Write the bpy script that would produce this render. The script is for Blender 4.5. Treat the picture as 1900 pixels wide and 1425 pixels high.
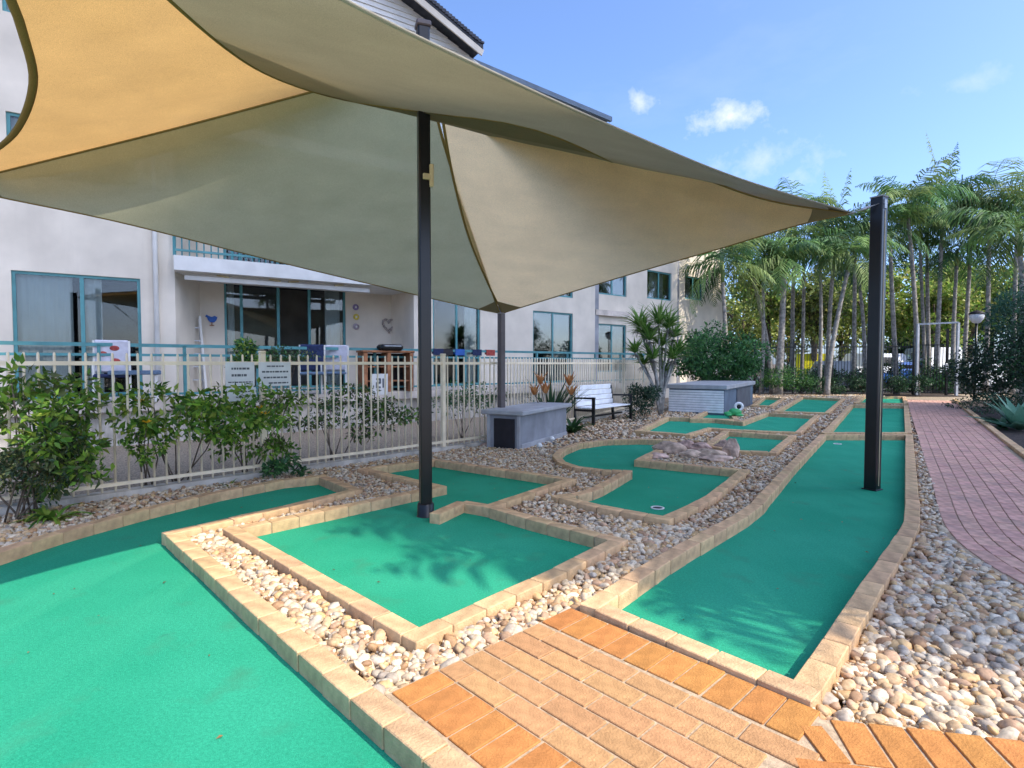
import bpy, bmesh, math, random
import numpy as np
from mathutils import Vector, Matrix
R = math.radians
random.seed(7); rng = np.random.default_rng(7)
for o in list(bpy.data.objects): bpy.data.objects.remove(o)
S = bpy.context.scene

# ------------------------------------------------------------------ camera
FOC, EYE = 1030.0, 1.4                       # focal length in photo pixels (1900 wide), eye height
PITCH = math.atan(38.5/FOC)
cam = bpy.data.cameras.new('camera'); cam_o = bpy.data.objects.new('camera', cam)
S.collection.objects.link(cam_o)
cam_o.location = (0, 0, EYE); cam_o.rotation_euler = (R(90)-PITCH, 0, 0)
cam.sensor_width = 36; cam.lens = 36*FOC/1900; cam.clip_end = 2000; cam.clip_start = 0.05
S.camera = cam_o
S.render.resolution_x, S.render.resolution_y = 1024, 768

# ------------------------------------------------------------------ sky and sun
SUN_AZ, SUN_EL = 121.0, 46.5                 # clockwise from the view direction
w = bpy.data.worlds.new('World'); S.world = w; w.use_nodes = True
nt = w.node_tree; N = nt.nodes; L = nt.links
N.clear()
out = N.new('ShaderNodeOutputWorld'); bg = N.new('ShaderNodeBackground'); L.new(bg.outputs[0], out.inputs[0])
sky = N.new('ShaderNodeTexSky'); sky.sky_type = 'NISHITA'; sky.sun_disc = False
sky.sun_elevation = R(SUN_EL); sky.sun_rotation = R(SUN_AZ)
sky.air_density = 0.62; sky.dust_density = 2.0; sky.ozone_density = 7.0
bg.inputs[1].default_value = 0.15
def _n(tree, typ, **kw):
    n = tree.nodes.new(typ)
    for k, v in kw.items():
        if k.startswith('i'): n.inputs[int(k[1:])].default_value = v
        else: setattr(n, k, v)
    return n
# thin fair-weather clouds, everywhere in the sky, a little denser low down
tc = _n(nt, 'ShaderNodeTexCoord')
mp = _n(nt, 'ShaderNodeMapping'); mp.inputs['Scale'].default_value = (1, 1, 2.6); mp.inputs['Location'].default_value = (0.37, 0.12, 0.2)
L.new(tc.outputs['Generated'], mp.inputs[0])
nz = _n(nt, 'ShaderNodeTexNoise'); nz.inputs['Scale'].default_value = 2.6; nz.inputs['Detail'].default_value = 9; nz.inputs['Roughness'].default_value = 0.6
L.new(mp.outputs[0], nz.inputs[0])
cr = _n(nt, 'ShaderNodeValToRGB'); cr.color_ramp.elements[0].position = 0.60; cr.color_ramp.elements[1].position = 0.85
L.new(nz.outputs[0], cr.inputs[0])
def cloud(px, py, r0, r1, amp):
    """one small cumulus: a soft patch of sky round a direction, its rim broken up by noise"""
    x = (px-950)/FOC; y = -(py-712.5)/FOC
    d = Vector((x, math.cos(PITCH)+math.sin(PITCH)*y, -math.sin(PITCH)+math.cos(PITCH)*y)).normalized()
    sub = _n(nt, 'ShaderNodeVectorMath', operation='SUBTRACT'); L.new(tc.outputs['Generated'], sub.inputs[0]); sub.inputs[1].default_value = d
    sc = _n(nt, 'ShaderNodeVectorMath', operation='MULTIPLY'); L.new(sub.outputs[0], sc.inputs[0]); sc.inputs[1].default_value = (1/r0, 1/r0, 1/r1)
    n2 = _n(nt, 'ShaderNodeTexNoise'); n2.inputs['Scale'].default_value = 22; n2.inputs['Detail'].default_value = 7; n2.inputs['Roughness'].default_value = 0.62
    L.new(tc.outputs['Generated'], n2.inputs[0])
    ln = _n(nt, 'ShaderNodeVectorMath', operation='LENGTH'); L.new(sc.outputs[0], ln.inputs[0])
    a = _n(nt, 'ShaderNodeMath', operation='MULTIPLY_ADD'); L.new(n2.outputs[0], a.inputs[0]); a.inputs[1].default_value = 3.4; a.inputs[2].default_value = -0.95
    b = _n(nt, 'ShaderNodeMath', operation='SUBTRACT'); L.new(a.outputs[0], b.inputs[0]); L.new(ln.outputs['Value'], b.inputs[1])
    m = _n(nt, 'ShaderNodeMath', operation='MULTIPLY', use_clamp=True); L.new(b.outputs[0], m.inputs[0]); m.inputs[1].default_value = amp
    return m.outputs[0]
acc = cr.outputs[0]
k0 = _n(nt, 'ShaderNodeMath', operation='MULTIPLY'); L.new(acc, k0.inputs[0]); k0.inputs[1].default_value = 0.12; acc = k0.outputs[0]
for c in ((1345, 222, .070, .032, .75), (1188, 190, .030, .024, .7), (1425, 290, .10, .05, .38), (1800, 150, .06, .02, .25), (300, -300, .09, .04, .5), (2500, 260, .12, .05, .6), (-600, 200, .1, .05, .6)):
    mx = _n(nt, 'ShaderNodeMath', operation='MAXIMUM'); L.new(acc, mx.inputs[0]); L.new(cloud(*c), mx.inputs[1]); acc = mx.outputs[0]
mix = _n(nt, 'ShaderNodeMix', data_type='RGBA'); L.new(acc, mix.inputs[0]); L.new(sky.outputs[0], mix.inputs[6])
mix.inputs[7].default_value = (2.3, 2.45, 2.7, 1)
L.new(mix.outputs[2], bg.inputs[0])

sun = bpy.data.lights.new('sun', 'SUN'); sun.energy = 2.0; sun.angle = R(0.53); sun.color = (1, .90, .74)
sun_o = bpy.data.objects.new('sun', sun); S.collection.objects.link(sun_o)
SD = Vector((math.sin(R(SUN_AZ))*math.cos(R(SUN_EL)), math.cos(R(SUN_AZ))*math.cos(R(SUN_EL)), math.sin(R(SUN_EL))))
sun_o.rotation_euler = (-SD).to_track_quat('-Z', 'Y').to_euler(); sun_o.location = SD*60
S.view_settings.view_transform = 'Standard'; S.view_settings.look = 'None'
S.view_settings.exposure = 1.66; S.view_settings.gamma = 1
S.render.engine = 'CYCLES'

# ------------------------------------------------------------------ surveying: a photo pixel to a place in the yard
cP, sP = math.cos(PITCH), math.sin(PITCH)
def ray(px, py):
    x = (px-950)/FOC; y = -(py-712.5)/FOC
    return Vector((x, cP+sP*y, -sP+cP*y))
def G(px, py, z=0.0):                        # on a level surface of height z
    r = ray(px, py); t = (z-EYE)/r.z
    return Vector((r.x*t, r.y*t, z))
def at(px, py, d):                           # at distance d in front
    r = ray(px, py); t = d/r.y
    return Vector((r.x*t, d, EYE+r.z*t))
def on_plane(px, py, p0, n):
    r = ray(px, py); o = Vector((0, 0, EYE))
    return o + r*((p0-o).dot(n)/r.dot(n))

# ------------------------------------------------------------------ materials
MATS = {}
def weather(name, dirt, sc=3.0, lo=.52, hi=.75, streak=None, amt=1.0):
    """adds stains with a shape of their own over a finished material"""
    t = MATS[name].node_tree; l = t.links; b = t.nodes['Principled BSDF']; src = b.inputs['Base Color'].links[0].from_socket
    ge = t.nodes.new('ShaderNodeNewGeometry'); n = t.nodes.new('ShaderNodeTexNoise'); n.inputs['Scale'].default_value = sc; n.inputs['Detail'].default_value = 9; n.inputs['Roughness'].default_value = .65
    if streak:
        mp_ = t.nodes.new('ShaderNodeMapping'); mp_.inputs['Scale'].default_value = streak; l.new(ge.outputs['Position'], mp_.inputs[0]); l.new(mp_.outputs[0], n.inputs[0])
    else: l.new(ge.outputs['Position'], n.inputs[0])
    r = t.nodes.new('ShaderNodeMapRange'); r.inputs[1].default_value = lo; r.inputs[2].default_value = hi; r.inputs[4].default_value = amt; l.new(n.outputs[0], r.inputs[0])
    x = t.nodes.new('ShaderNodeMix'); x.data_type = 'RGBA'; l.new(r.outputs[0], x.inputs[0]); l.new(src, x.inputs[6]); x.inputs[7].default_value = (*dirt, 1); l.new(x.outputs[2], b.inputs['Base Color'])
def mat(name, col, rough=.7, var=.12, scale=8, bump=0, bscale=60, spec=.3, objvar=0, metal=0, attr=None, detail=4, col2=None, trans=0, coat=0):
    m = bpy.data.materials.new(name); m.use_nodes = True; t = m.node_tree; b = t.nodes['Principled BSDF']; l = t.links
    b.inputs['Roughness'].default_value = rough; b.inputs['Specular IOR Level'].default_value = spec; b.inputs['Metallic'].default_value = metal
    b.inputs['Coat Weight'].default_value = coat
    tcn = t.nodes.new('ShaderNodeTexCoord')
    n = t.nodes.new('ShaderNodeTexNoise'); n.inputs['Scale'].default_value = scale; n.inputs['Detail'].default_value = detail
    l.new(tcn.outputs['Object'], n.inputs[0])
    a = t.nodes.new('ShaderNodeMix'); a.data_type = 'RGBA'
    c2 = col2 or tuple(c*(1-2.2*var) for c in col); c1 = tuple(min(1, c*(1+2.2*var)) for c in col) if not col2 else col
    a.inputs[6].default_value = (*c2, 1); a.inputs[7].default_value = (*c1, 1)
    rr = t.nodes.new('ShaderNodeMapRange'); rr.inputs[1].default_value = .3; rr.inputs[2].default_value = .7
    l.new(n.outputs[0], rr.inputs[0]); l.new(rr.outputs[0], a.inputs[0])
    last = a.outputs[2]
    if attr:
        at_ = t.nodes.new('ShaderNodeAttribute'); at_.attribute_name = attr
        mm = t.nodes.new('ShaderNodeMix'); mm.data_type = 'RGBA'; mm.blend_type = 'MULTIPLY'; mm.inputs[0].default_value = 1
        l.new(last, mm.inputs[6]); l.new(at_.outputs[0], mm.inputs[7]); last = mm.outputs[2]
    if objvar:
        oi = t.nodes.new('ShaderNodeObjectInfo'); hs = t.nodes.new('ShaderNodeHueSaturation')
        r2 = t.nodes.new('ShaderNodeMapRange'); r2.inputs[3].default_value = 1-objvar; r2.inputs[4].default_value = 1+objvar
        r3 = t.nodes.new('ShaderNodeMapRange'); r3.inputs[3].default_value = .5-objvar*.06; r3.inputs[4].default_value = .5+objvar*.06
        wn = t.nodes.new('ShaderNodeTexWhiteNoise'); wn.noise_dimensions = '1D'; l.new(oi.outputs['Random'], wn.inputs['W'])
        l.new(oi.outputs['Random'], r2.inputs[0]); l.new(wn.outputs[0], r3.inputs[0])
        l.new(r2.outputs[0], hs.inputs['Value']); l.new(r3.outputs[0], hs.inputs['Hue']); l.new(last, hs.inputs['Color']); last = hs.outputs[0]
    l.new(last, b.inputs['Base Color'])
    if bump:
        bn = t.nodes.new('ShaderNodeTexNoise'); bn.inputs['Scale'].default_value = bscale; bn.inputs['Detail'].default_value = 6
        l.new(tcn.outputs['Object'], bn.inputs[0]); bp = t.nodes.new('ShaderNodeBump'); bp.inputs['Strength'].default_value = bump; bp.inputs['Distance'].default_value = .01
        l.new(bn.outputs[0], bp.inputs['Height']); l.new(bp.outputs[0], b.inputs['Normal'])
    if trans:
        tr = t.nodes.new('ShaderNodeBsdfTranslucent'); l.new(last, tr.inputs[0]); ms = t.nodes.new('ShaderNodeMixShader'); ms.inputs[0].default_value = trans
        o = t.nodes['Material Output']; l.new(b.outputs[0], ms.inputs[1]); l.new(tr.outputs[0], ms.inputs[2]); l.new(ms.outputs[0], o.inputs[0])
    MATS[name] = m; return m
mat('soil', (.10, .075, .05), .95, .25, 3, .5, 40)
mat('bounce_pale', (.56, .48, .40), .9, .08, 2, .3, 60)  # pale tone for the unseen ground added as a light bouncer
mat('mulch', (.045, .032, .024), .95, .3, 14, .8, 50)
mat('asphalt', (.07, .07, .072), .9, .15, 20, .4, 90)
mat('gravel_bed', (.30, .235, .165), .95, .3, 40, .8, 60)
mat('pebble', (1, 1, 1), .6, .16, 60, .15, 90, attr='col', spec=.25)
mat('kerb_brick', (.57, .375, .205), .9, .10, 14, .6, 90, objvar=.11, spec=.2)
mat('mortar', (.46, .37, .26), .95, .15, 40, .5, 120)
mat('paver_sand', (.455, .25, .115), .88, .08, 20, .5, 110, objvar=.075, spec=.2)
mat('paver_orange', (.46, .20, .06), .9, .08, 16, .5, 110, objvar=.09, spec=.2)
mat('paver_mauve', (.59, .335, .255), .85, .12, 14, .3, 120, objvar=.10)
mat('grout', (.44, .33, .22), .95, .12, 40, .4, 120)
mat('teal_paint', (.065, .22, .235), .45, .08, 4, spec=.4)
mat('cream_metal', (.80, .68, .49), .5, .06, 5, spec=.35)
mat('cream_wall', (.60, .54, .45), .9, .06, 1.2, .15, 60)
mat('white_trim', (.62, .61, .58), .6, .04, 3)
mat('white_paint', (.78, .79, .80), .55, .05, 6)
mat('dark_grey_paint', (.10, .105, .12), .6, .1, 4)
mat('grey_paint', (.25, .26, .285), .65, .10, 3, .15, 80)
mat('grey_lid', (.36, .365, .38), .6, .08, 4)
mat('slate_paint', (.11, .15, .20), .65, .08, 3)
mat('vent_dark', (.018, .016, .02), .6, .1, 8)
mat('black_gloss', (.008, .008, .009), .3, .1, 5, spec=.35)
mat('brown_post', (.10, .085, .085), .5, .1, 4)
mat('steel', (.45, .46, .48), .35, .08, 6, metal=.9)
mat('galv', (.42, .44, .47), .5, .08, 6, metal=.6)
mat('roof_tile', (.05, .055, .07), .7, .15, 6)
mat('concrete', (.50, .46, .40), .92, .14, 4, .4, 50)
mat('deck', (.52, .46, .40), .85, .12, 3)
mat('interior', (.26, .24, .215), .9, .1, 2)
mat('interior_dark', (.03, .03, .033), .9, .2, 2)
mat('curtain', (.82, .82, .82), .9, .03, 3, trans=.2)
mat('palm_trunk', (.27, .25, .225), .9, .22, 9, .4, 30)
mat('bark', (.13, .10, .075), .95, .25, 9, .5, 30)
mat('grey_bark', (.30, .29, .27), .92, .2, 9, .5, 30)
mat('leaf', (1, 1, 1), .5, .12, 30, attr='col', trans=.35, spec=.35)
mat('leaf_flat', (1, 1, 1), .6, .10, 30, attr='col', trans=.3, spec=.25)
mat('rock', (.52, .37, .29), .9, .25, 7, .8, 18, objvar=.25)
mat('blue_paint', (.02, .09, .33), .5, .1, 5)
mat('navy_cloth', (.02, .03, .08), .9, .15, 20)
mat('slate_cloth', (.10, .15, .22), .9, .12, 20)
mat('white_cloth', (.48, .47, .52), .9, .06, 10)
mat('red_cloth', (.32, .06, .05), .9, .15, 20)
mat('wood', (.30, .13, .06), .7, .2, 8)
mat('terracotta', (.40, .16, .08), .85, .15, 8)
mat('purple_plaque', (.20, .16, .30), .6, .15, 12)
mat('yellow_plaque', (.58, .46, .08), .6, .15, 12)
mat('grey_plaque', (.32, .27, .30), .6, .15, 12)
mat('wreath', (.33, .28, .25), .9, .3, 30, .5, 60)
mat('sign_white', (.62, .64, .62), .6, .05, 6)
mat('sign_ink', (.10, .11, .12), .7, .1, 20)
mat('car_white', (.70, .72, .74), .3, .03, 3, spec=.5, coat=.5)
mat('car_yellow', (.75, .66, .02), .35, .05, 3, coat=.4)
mat('car_blue', (.03, .10, .36), .35, .05, 3, coat=.4)
mat('car_silver', (.38, .40, .43), .3, .04, 3, coat=.5)
mat('rubber', (.02, .02, .02), .8, .1, 10)
mat('frog_green', (.05, .36, .12), .35, .1, 12)
mat('eye_white', (.75, .75, .75), .4, .03, 5)
mat('cup_white', (.75, .76, .74), .4, .03, 5)
mat('gold_metal', (.50, .42, .25), .5, .1, 5)
mat('lamp_globe', (.75, .77, .80), .35, .03, 5, trans=.4)
mat('tower_wall', (.55, .52, .48), .9, .05, 1)
mat('membrane', (.012, .012, .012), .9, .1, 5)

def carpet_mat():
    m = bpy.data.materials.new('carpet'); m.use_nodes = True; t = m.node_tree; l = t.links; b = t.nodes['Principled BSDF']
    b.inputs['Roughness'].default_value = .95; b.inputs['Specular IOR Level'].default_value = .12
    g = t.nodes.new('ShaderNodeTexCoord')
    def noise(sc, det, st=None):
        n = t.nodes.new('ShaderNodeTexNoise'); n.inputs['Scale'].default_value = sc; n.inputs['Detail'].default_value = det
        if st:
            mpn = t.nodes.new('ShaderNodeMapping'); mpn.inputs['Scale'].default_value = st; mpn.inputs['Rotation'].default_value = (0, 0, R(46)); l.new(g.outputs['Object'], mpn.inputs[0]); l.new(mpn.outputs[0], n.inputs[0])
        else: l.new(g.outputs['Object'], n.inputs[0])
        return n.outputs[0]
    def mixc(f, c1, c2, lo=.35, hi=.65):
        r = t.nodes.new('ShaderNodeMapRange'); r.inputs[1].default_value = lo; r.inputs[2].default_value = hi; l.new(f, r.inputs[0])
        x = t.nodes.new('ShaderNodeMix'); x.data_type = 'RGBA'; l.new(r.outputs[0], x.inputs[0])
        for i, c in ((6, c1), (7, c2)):
            if isinstance(c, tuple): x.inputs[i].default_value = (*c, 1)
            else: l.new(c, x.inputs[i])
        return x.outputs[2]
    base = mixc(noise(1.1, 5), (.022, .315, .185), (.036, .365, .222))
    worn = mixc(noise(2.2, 7, (1, .18, 1)), base, (.05, .40, .24), .55, .85)       # brushed, worn pile
    fine = t.nodes.new('ShaderNodeMix'); fine.data_type = 'RGBA'; fine.blend_type = 'MULTIPLY'; fine.inputs[0].default_value = 1
    pile = t.nodes.new('ShaderNodeMix'); pile.data_type = 'RGBA'; pile.blend_type = 'MULTIPLY'; pile.inputs[0].default_value = 1
    l.new(worn, pile.inputs[6]); l.new(mixc(noise(75, 6), (.80, .84, .82), (1.16, 1.12, 1.12), .3, .7), pile.inputs[7])
    l.new(pile.outputs[2], fine.inputs[6]); l.new(mixc(noise(260, 3), (.68, .74, .72), (1.22, 1.16, 1.16)), fine.inputs[7])
    spots = mixc(noise(7, 6), fine.outputs[2], (.02, .19, .13), .72, .80)
    grime = mixc(noise(3.5, 8), spots, (.05, .24, .14), .58, .85)
    l.new(grime, b.inputs['Base Color'])
    bp = t.nodes.new('ShaderNodeBump'); bp.inputs['Strength'].default_value = .7; bp.inputs['Distance'].default_value = .006
    l.new(noise(210, 4), bp.inputs['Height'])
    bp2 = t.nodes.new('ShaderNodeBump'); bp2.inputs['Strength'].default_value = .25; bp2.inputs['Distance'].default_value = .05; l.new(noise(2.4, 4, (1, .3, 1)), bp2.inputs['Height']); l.new(bp.outputs[0], bp2.inputs['Normal']); l.new(bp2.outputs[0], b.inputs['Normal'])
    MATS['carpet'] = m
carpet_mat()
def fabric(name, col, tr, hole, stripe=.12):
    """knitted shade cloth: diffuse on both faces, light through the yarn, a few percent of open holes"""
    m = bpy.data.materials.new(name); m.use_nodes = True; t = m.node_tree; l = t.links
    t.nodes.remove(t.nodes['Principled BSDF']); o = t.nodes['Material Output']
    g = t.nodes.new('ShaderNodeTexCoord')
    n = t.nodes.new('ShaderNodeTexNoise'); n.inputs['Scale'].default_value = 3; n.inputs['Detail'].default_value = 6; l.new(g.outputs['Object'], n.inputs[0])
    n2 = t.nodes.new('ShaderNodeTexNoise'); n2.inputs['Scale'].default_value = 240; n2.inputs['Detail'].default_value = 2; l.new(g.outputs['Object'], n2.inputs[0])
    a = t.nodes.new('ShaderNodeMix'); a.data_type = 'RGBA'; a.inputs[6].default_value = (*[c*(1-stripe) for c in col], 1); a.inputs[7].default_value = (*[c*(1+stripe) for c in col], 1); l.new(n.outputs[0], a.inputs[0])
    r = t.nodes.new('ShaderNodeMapRange'); r.inputs[1].default_value = .3; r.inputs[2].default_value = .7; r.inputs[3].default_value = .74; r.inputs[4].default_value = 1.22; l.new(n2.outputs[0], r.inputs[0])
    mu = t.nodes.new('ShaderNodeMix'); mu.data_type = 'RGBA'; mu.blend_type = 'MULTIPLY'; mu.inputs[0].default_value = 1; l.new(a.outputs[2], mu.inputs[6]); l.new(r.outputs[0], mu.inputs[7])
    st_ = t.nodes.new('ShaderNodeMapping'); st_.inputs['Scale'].default_value = (.7, 2.2, 1.2); st_.inputs['Rotation'].default_value = (.3, .2, .9); l.new(g.outputs['Object'], st_.inputs[0])
    n3 = t.nodes.new('ShaderNodeTexNoise'); n3.inputs['Scale'].default_value = 1.6; n3.inputs['Detail'].default_value = 5; l.new(st_.outputs[0], n3.inputs[0])
    r3 = t.nodes.new('ShaderNodeMapRange'); r3.inputs[1].default_value = .3; r3.inputs[2].default_value = .75; r3.inputs[3].default_value = .95; r3.inputs[4].default_value = 1.05; l.new(n3.outputs[0], r3.inputs[0])
    mu2 = t.nodes.new('ShaderNodeMix'); mu2.data_type = 'RGBA'; mu2.blend_type = 'MULTIPLY'; mu2.inputs[0].default_value = 1; l.new(mu.outputs[2], mu2.inputs[6]); l.new(r3.outputs[0], mu2.inputs[7]); mu = mu2
    d = t.nodes.new('ShaderNodeBsdfDiffuse'); ts = t.nodes.new('ShaderNodeBsdfTranslucent'); l.new(mu.outputs[2], d.inputs[0]); l.new(mu.outputs[2], ts.inputs[0])
    m1 = t.nodes.new('ShaderNodeMixShader'); m1.inputs[0].default_value = tr; l.new(d.outputs[0], m1.inputs[1]); l.new(ts.outputs[0], m1.inputs[2])
    tp = t.nodes.new('ShaderNodeBsdfTransparent'); m2 = t.nodes.new('ShaderNodeMixShader'); m2.inputs[0].default_value = hole
    l.new(m1.outputs[0], m2.inputs[1]); l.new(tp.outputs[0], m2.inputs[2]); l.new(m2.outputs[0], o.inputs[0])
    MATS[name] = m
fabric('sand_cloth', (.64, .38, .135), .5, .01)
fabric('sand_cloth_lifted', (.93, .70, .40), .58, .01)  # same cloth as the orange sail, coloured paler to offset its shade
fabric('olive_cloth', (.32, .27, .175), .2, .01)
fabric('dark_cloth', (.46, .45, .29), .36, .03)
fabric('webbing', (.26, .19, .07), .15, 0)
fabric('patch_cloth', (.24, .20, .12), .2, 0)
fabric('webbing_light', (.42, .40, .34), .2, 0)
def glass_mat():
    m = bpy.data.materials.new('window_glass'); m.use_nodes = True; t = m.node_tree; l = t.links
    t.nodes.remove(t.nodes['Principled BSDF']); o = t.nodes['Material Output']
    gl = t.nodes.new('ShaderNodeBsdfGlossy'); gl.inputs['Roughness'].default_value = .02; tp = t.nodes.new('ShaderNodeBsdfTransparent'); tp.inputs[0].default_value = (.75, .8, .8, 1)
    fr = t.nodes.new('ShaderNodeFresnel'); fr.inputs[0].default_value = 1.6
    mu = t.nodes.new('ShaderNodeMath'); mu.operation = 'MULTIPLY_ADD'; mu.inputs[1].default_value = .85; mu.inputs[2].default_value = .0; l.new(fr.outputs[0], mu.inputs[0])
    ms = t.nodes.new('ShaderNodeMixShader'); l.new(mu.outputs[0], ms.inputs[0]); l.new(tp.outputs[0], ms.inputs[1]); l.new(gl.outputs[0], ms.inputs[2]); l.new(ms.outputs[0], o.inputs[0])
    MATS['window_glass'] = m
glass_mat()

weather('kerb_brick', (.33, .21, .11), 5, .57, .82, amt=.45); weather('paver_sand', (.35, .18, .08), 4, .57, .85, amt=.4); weather('paver_orange', (.35, .14, .045), 4, .57, .85, amt=.4)
weather('paver_mauve', (.30, .20, .18), 2.5, .5, .8, amt=.7); weather('cream_wall', (.48, .43, .36), 2.0, .56, .80, (1.2, 1.2, .09), .55); weather('concrete', (.22, .20, .17), 2, .5, .75, (1.5, 1.5, .3)); weather('grey_paint', (.16, .16, .17), 3, .5, .8, (1, 1, .25), .6)
weather('white_trim', (.50, .48, .44), 2, .55, .8, (1.2, 1.2, .2), .5); weather('cream_metal', (.50, .38, .24), 6, .60, .78, amt=.6)
# ------------------------------------------------------------------ object helpers
COL = S.collection
def tag(o, label=None, cat=None, group=None, kind=None):
    if label: o['label'] = label
    if cat: o['category'] = cat
    if group: o['group'] = group
    if kind: o['kind'] = kind
    return o
def thing(name, label, cat, loc=(0, 0, 0), rz=0, group=None):
    o = bpy.data.objects.new(name, None); o.empty_display_size = .1; COL.objects.link(o)
    o.location = loc; o.rotation_euler = (0, 0, rz)
    return tag(o, label, cat, group)
def link(name, me, m, parent=None, loc=None, rz=None):
    o = bpy.data.objects.new(name, me); COL.objects.link(o)
    if m and not me.materials: me.materials.append(MATS[m])
    if parent: o.parent = parent
    if loc is not None: o.location = loc
    if rz is not None: o.rotation_euler = (0, 0, rz)
    return o
class MB:
    """collects shapes, builds ONE mesh object"""
    def __init__(s): s.v = []; s.f = []; s.sm = []
    def add(s, vs, fs, smooth=False):
        b = len(s.v); s.v += [tuple(x) for x in vs]; s.f += [tuple(i+b for i in f) for f in fs]; s.sm += [smooth]*len(fs); return s
    def box(s, c, d, rz=0, bev=0):
        hx, hy, hz = d[0]/2, d[1]/2, d[2]/2
        if bev:
            b = min(bev, hx*.9, hy*.9, hz*.9); vs = []; 
            for sx in (-1, 1):
                for sy in (-1, 1):
                    for sz in (-1, 1):
                        vs += [(sx*hx, sy*(hy-b), sz*(hz-b)), (sx*(hx-b), sy*hy, sz*(hz-b)), (sx*(hx-b), sy*(hy-b), sz*hz)]
            idx = lambda sx, sy, sz, k: ((sx*2+sy)*2+sz)*3+k
            fs = []
            for sx in (0, 1): fs.append([idx(sx, 0, 0, 0), idx(sx, 1, 0, 0), idx(sx, 1, 1, 0), idx(sx, 0, 1, 0)][::1 if sx else -1])
            for sy in (0, 1): fs.append([idx(0, sy, 0, 1), idx(1, sy, 0, 1), idx(1, sy, 1, 1), idx(0, sy, 1, 1)][::-1 if sy else 1])
            for sz in (0, 1): fs.append([idx(0, 0, sz, 2), idx(1, 0, sz, 2), idx(1, 1, sz, 2), idx(0, 1, sz, 2)][::1 if sz else -1])
            for sx in (0, 1):
                for sy in (0, 1):
                    q = [idx(sx, sy, 0, 0), idx(sx, sy, 1, 0), idx(sx, sy, 1, 1), idx(sx, sy, 0, 1)]; fs.append(q if sx != sy else q[::-1])
            for sx in (0, 1):
                for sz in (0, 1):
                    q = [idx(sx, 0, sz, 0), idx(sx, 1, sz, 0), idx(sx, 1, sz, 2), idx(sx, 0, sz, 2)]; fs.append(q if sx == sz else q[::-1])
            for sy in (0, 1):
                for sz in (0, 1):
                    q = [idx(0, sy, sz, 1), idx(1, sy, sz, 1), idx(1, sy, sz, 2), idx(0, sy, sz, 2)]; fs.append(q if sy != sz else q[::-1])
            for sx in (0, 1):
                for sy in (0, 1):
                    for sz in (0, 1):
                        q = [idx(sx, sy, sz, 0), idx(sx, sy, sz, 1), idx(sx, sy, sz, 2)]; fs.append(q if (sx+sy+sz) % 2 else q[::-1])
        else:
            vs = [(x, y, z) for x in (-hx, hx) for y in (-hy, hy) for z in (-hz, hz)]
            fs = [(0, 1, 3, 2), (4, 6, 7, 5), (0, 4, 5, 1), (2, 3, 7, 6), (0, 2, 6, 4), (1, 5, 7, 3)]
        cz, sz_ = math.cos(rz), math.sin(rz)
        vs = [(c[0]+x*cz-y*sz_, c[1]+x*sz_+y*cz, c[2]+z) for x, y, z in vs]
        return s.add(vs, fs)
    def bar(s, a, b, w, h=None, up=(0, 0, 1), ext=0):
        """rectangular bar from a to b"""
        a = Vector(a); b = Vector(b); h = h or w; d = (b-a).normalized(); a = a-d*ext; b = b+d*ext
        x = d.cross(Vector(up))
        if x.length < 1e-4: x = d.cross(Vector((1, 0, 0)))
        x.normalize(); y = x.cross(d).normalized()
        vs = [p+x*(i*w/2)+y*(j*h/2) for p in (a, b) for i, j in ((-1, -1), (1, -1), (1, 1), (-1, 1))]
        return s.add(vs, [(3, 2, 1, 0), (4, 5, 6, 7), (0, 1, 5, 4), (1, 2, 6, 5), (2, 3, 7, 6), (3, 0, 4, 7)])
    def tube(s, pts, rad, n=8, cap=True, smooth=True, flat=1.0):
        pts = [Vector(p) for p in pts]; rad = rad if hasattr(rad, '__len__') else [rad]*len(pts)
        vs = []; px = None
        for i, p in enumerate(pts):
            d = (pts[min(i+1, len(pts)-1)]-pts[max(i-1, 0)]).normalized()
            if px is None: px = d.cross(Vector((0, 0, 1))) if abs(d.z) < .9 else d.cross(Vector((0, 1, 0)))
            px = (px-d*px.dot(d)).normalized(); py = d.cross(px)
            for k in range(n):
                a = 2*math.pi*k/n; vs.append(p+(px*math.cos(a)+py*math.sin(a)*flat)*rad[i])
        fs = [(i*n+k, i*n+(k+1) % n, (i+1)*n+(k+1) % n, (i+1)*n+k) for i in range(len(pts)-1) for k in range(n)]
        s.add(vs, fs, smooth)
        if cap:
            b = len(s.v)-len(vs); s.f += [tuple(b+k for k in range(n))[::-1], tuple(b+(len(pts)-1)*n+k for k in range(n))]; s.sm += [False, False]
        return s
    def prism(s, poly, z0, z1):
        n = len(poly); a = sum(poly[i][0]*poly[(i+1) % n][1]-poly[(i+1) % n][0]*poly[i][1] for i in range(n))
        if a < 0: poly = poly[::-1]
        vs = [(p[0], p[1], z0) for p in poly]+[(p[0], p[1], z1) for p in poly]
        return s.add(vs, [tuple(range(n))[::-1], tuple(range(n, 2*n))]+[(i, (i+1) % n, n+(i+1) % n, n+i) for i in range(n)])
    def lathe(s, c, prof, n=16, smooth=True):
        vs = [(c[0]+r*math.cos(2*math.pi*k/n), c[1]+r*math.sin(2*math.pi*k/n), c[2]+z) for r, z in prof for k in range(n)]
        fs = [(i*n+k, i*n+(k+1) % n, (i+1)*n+(k+1) % n, (i+1)*n+k) for i in range(len(prof)-1) for k in range(n)]
        return s.add(vs, fs, smooth)
    def mesh(s, name):
        me = bpy.data.meshes.new(name); me.from_pydata(s.v, [], s.f); me.polygons.foreach_set('use_smooth', s.sm); me.update(); return me
    def build(s, name, m, parent=None, **kw): return link(name, s.mesh(name), m, parent, **kw)
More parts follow.
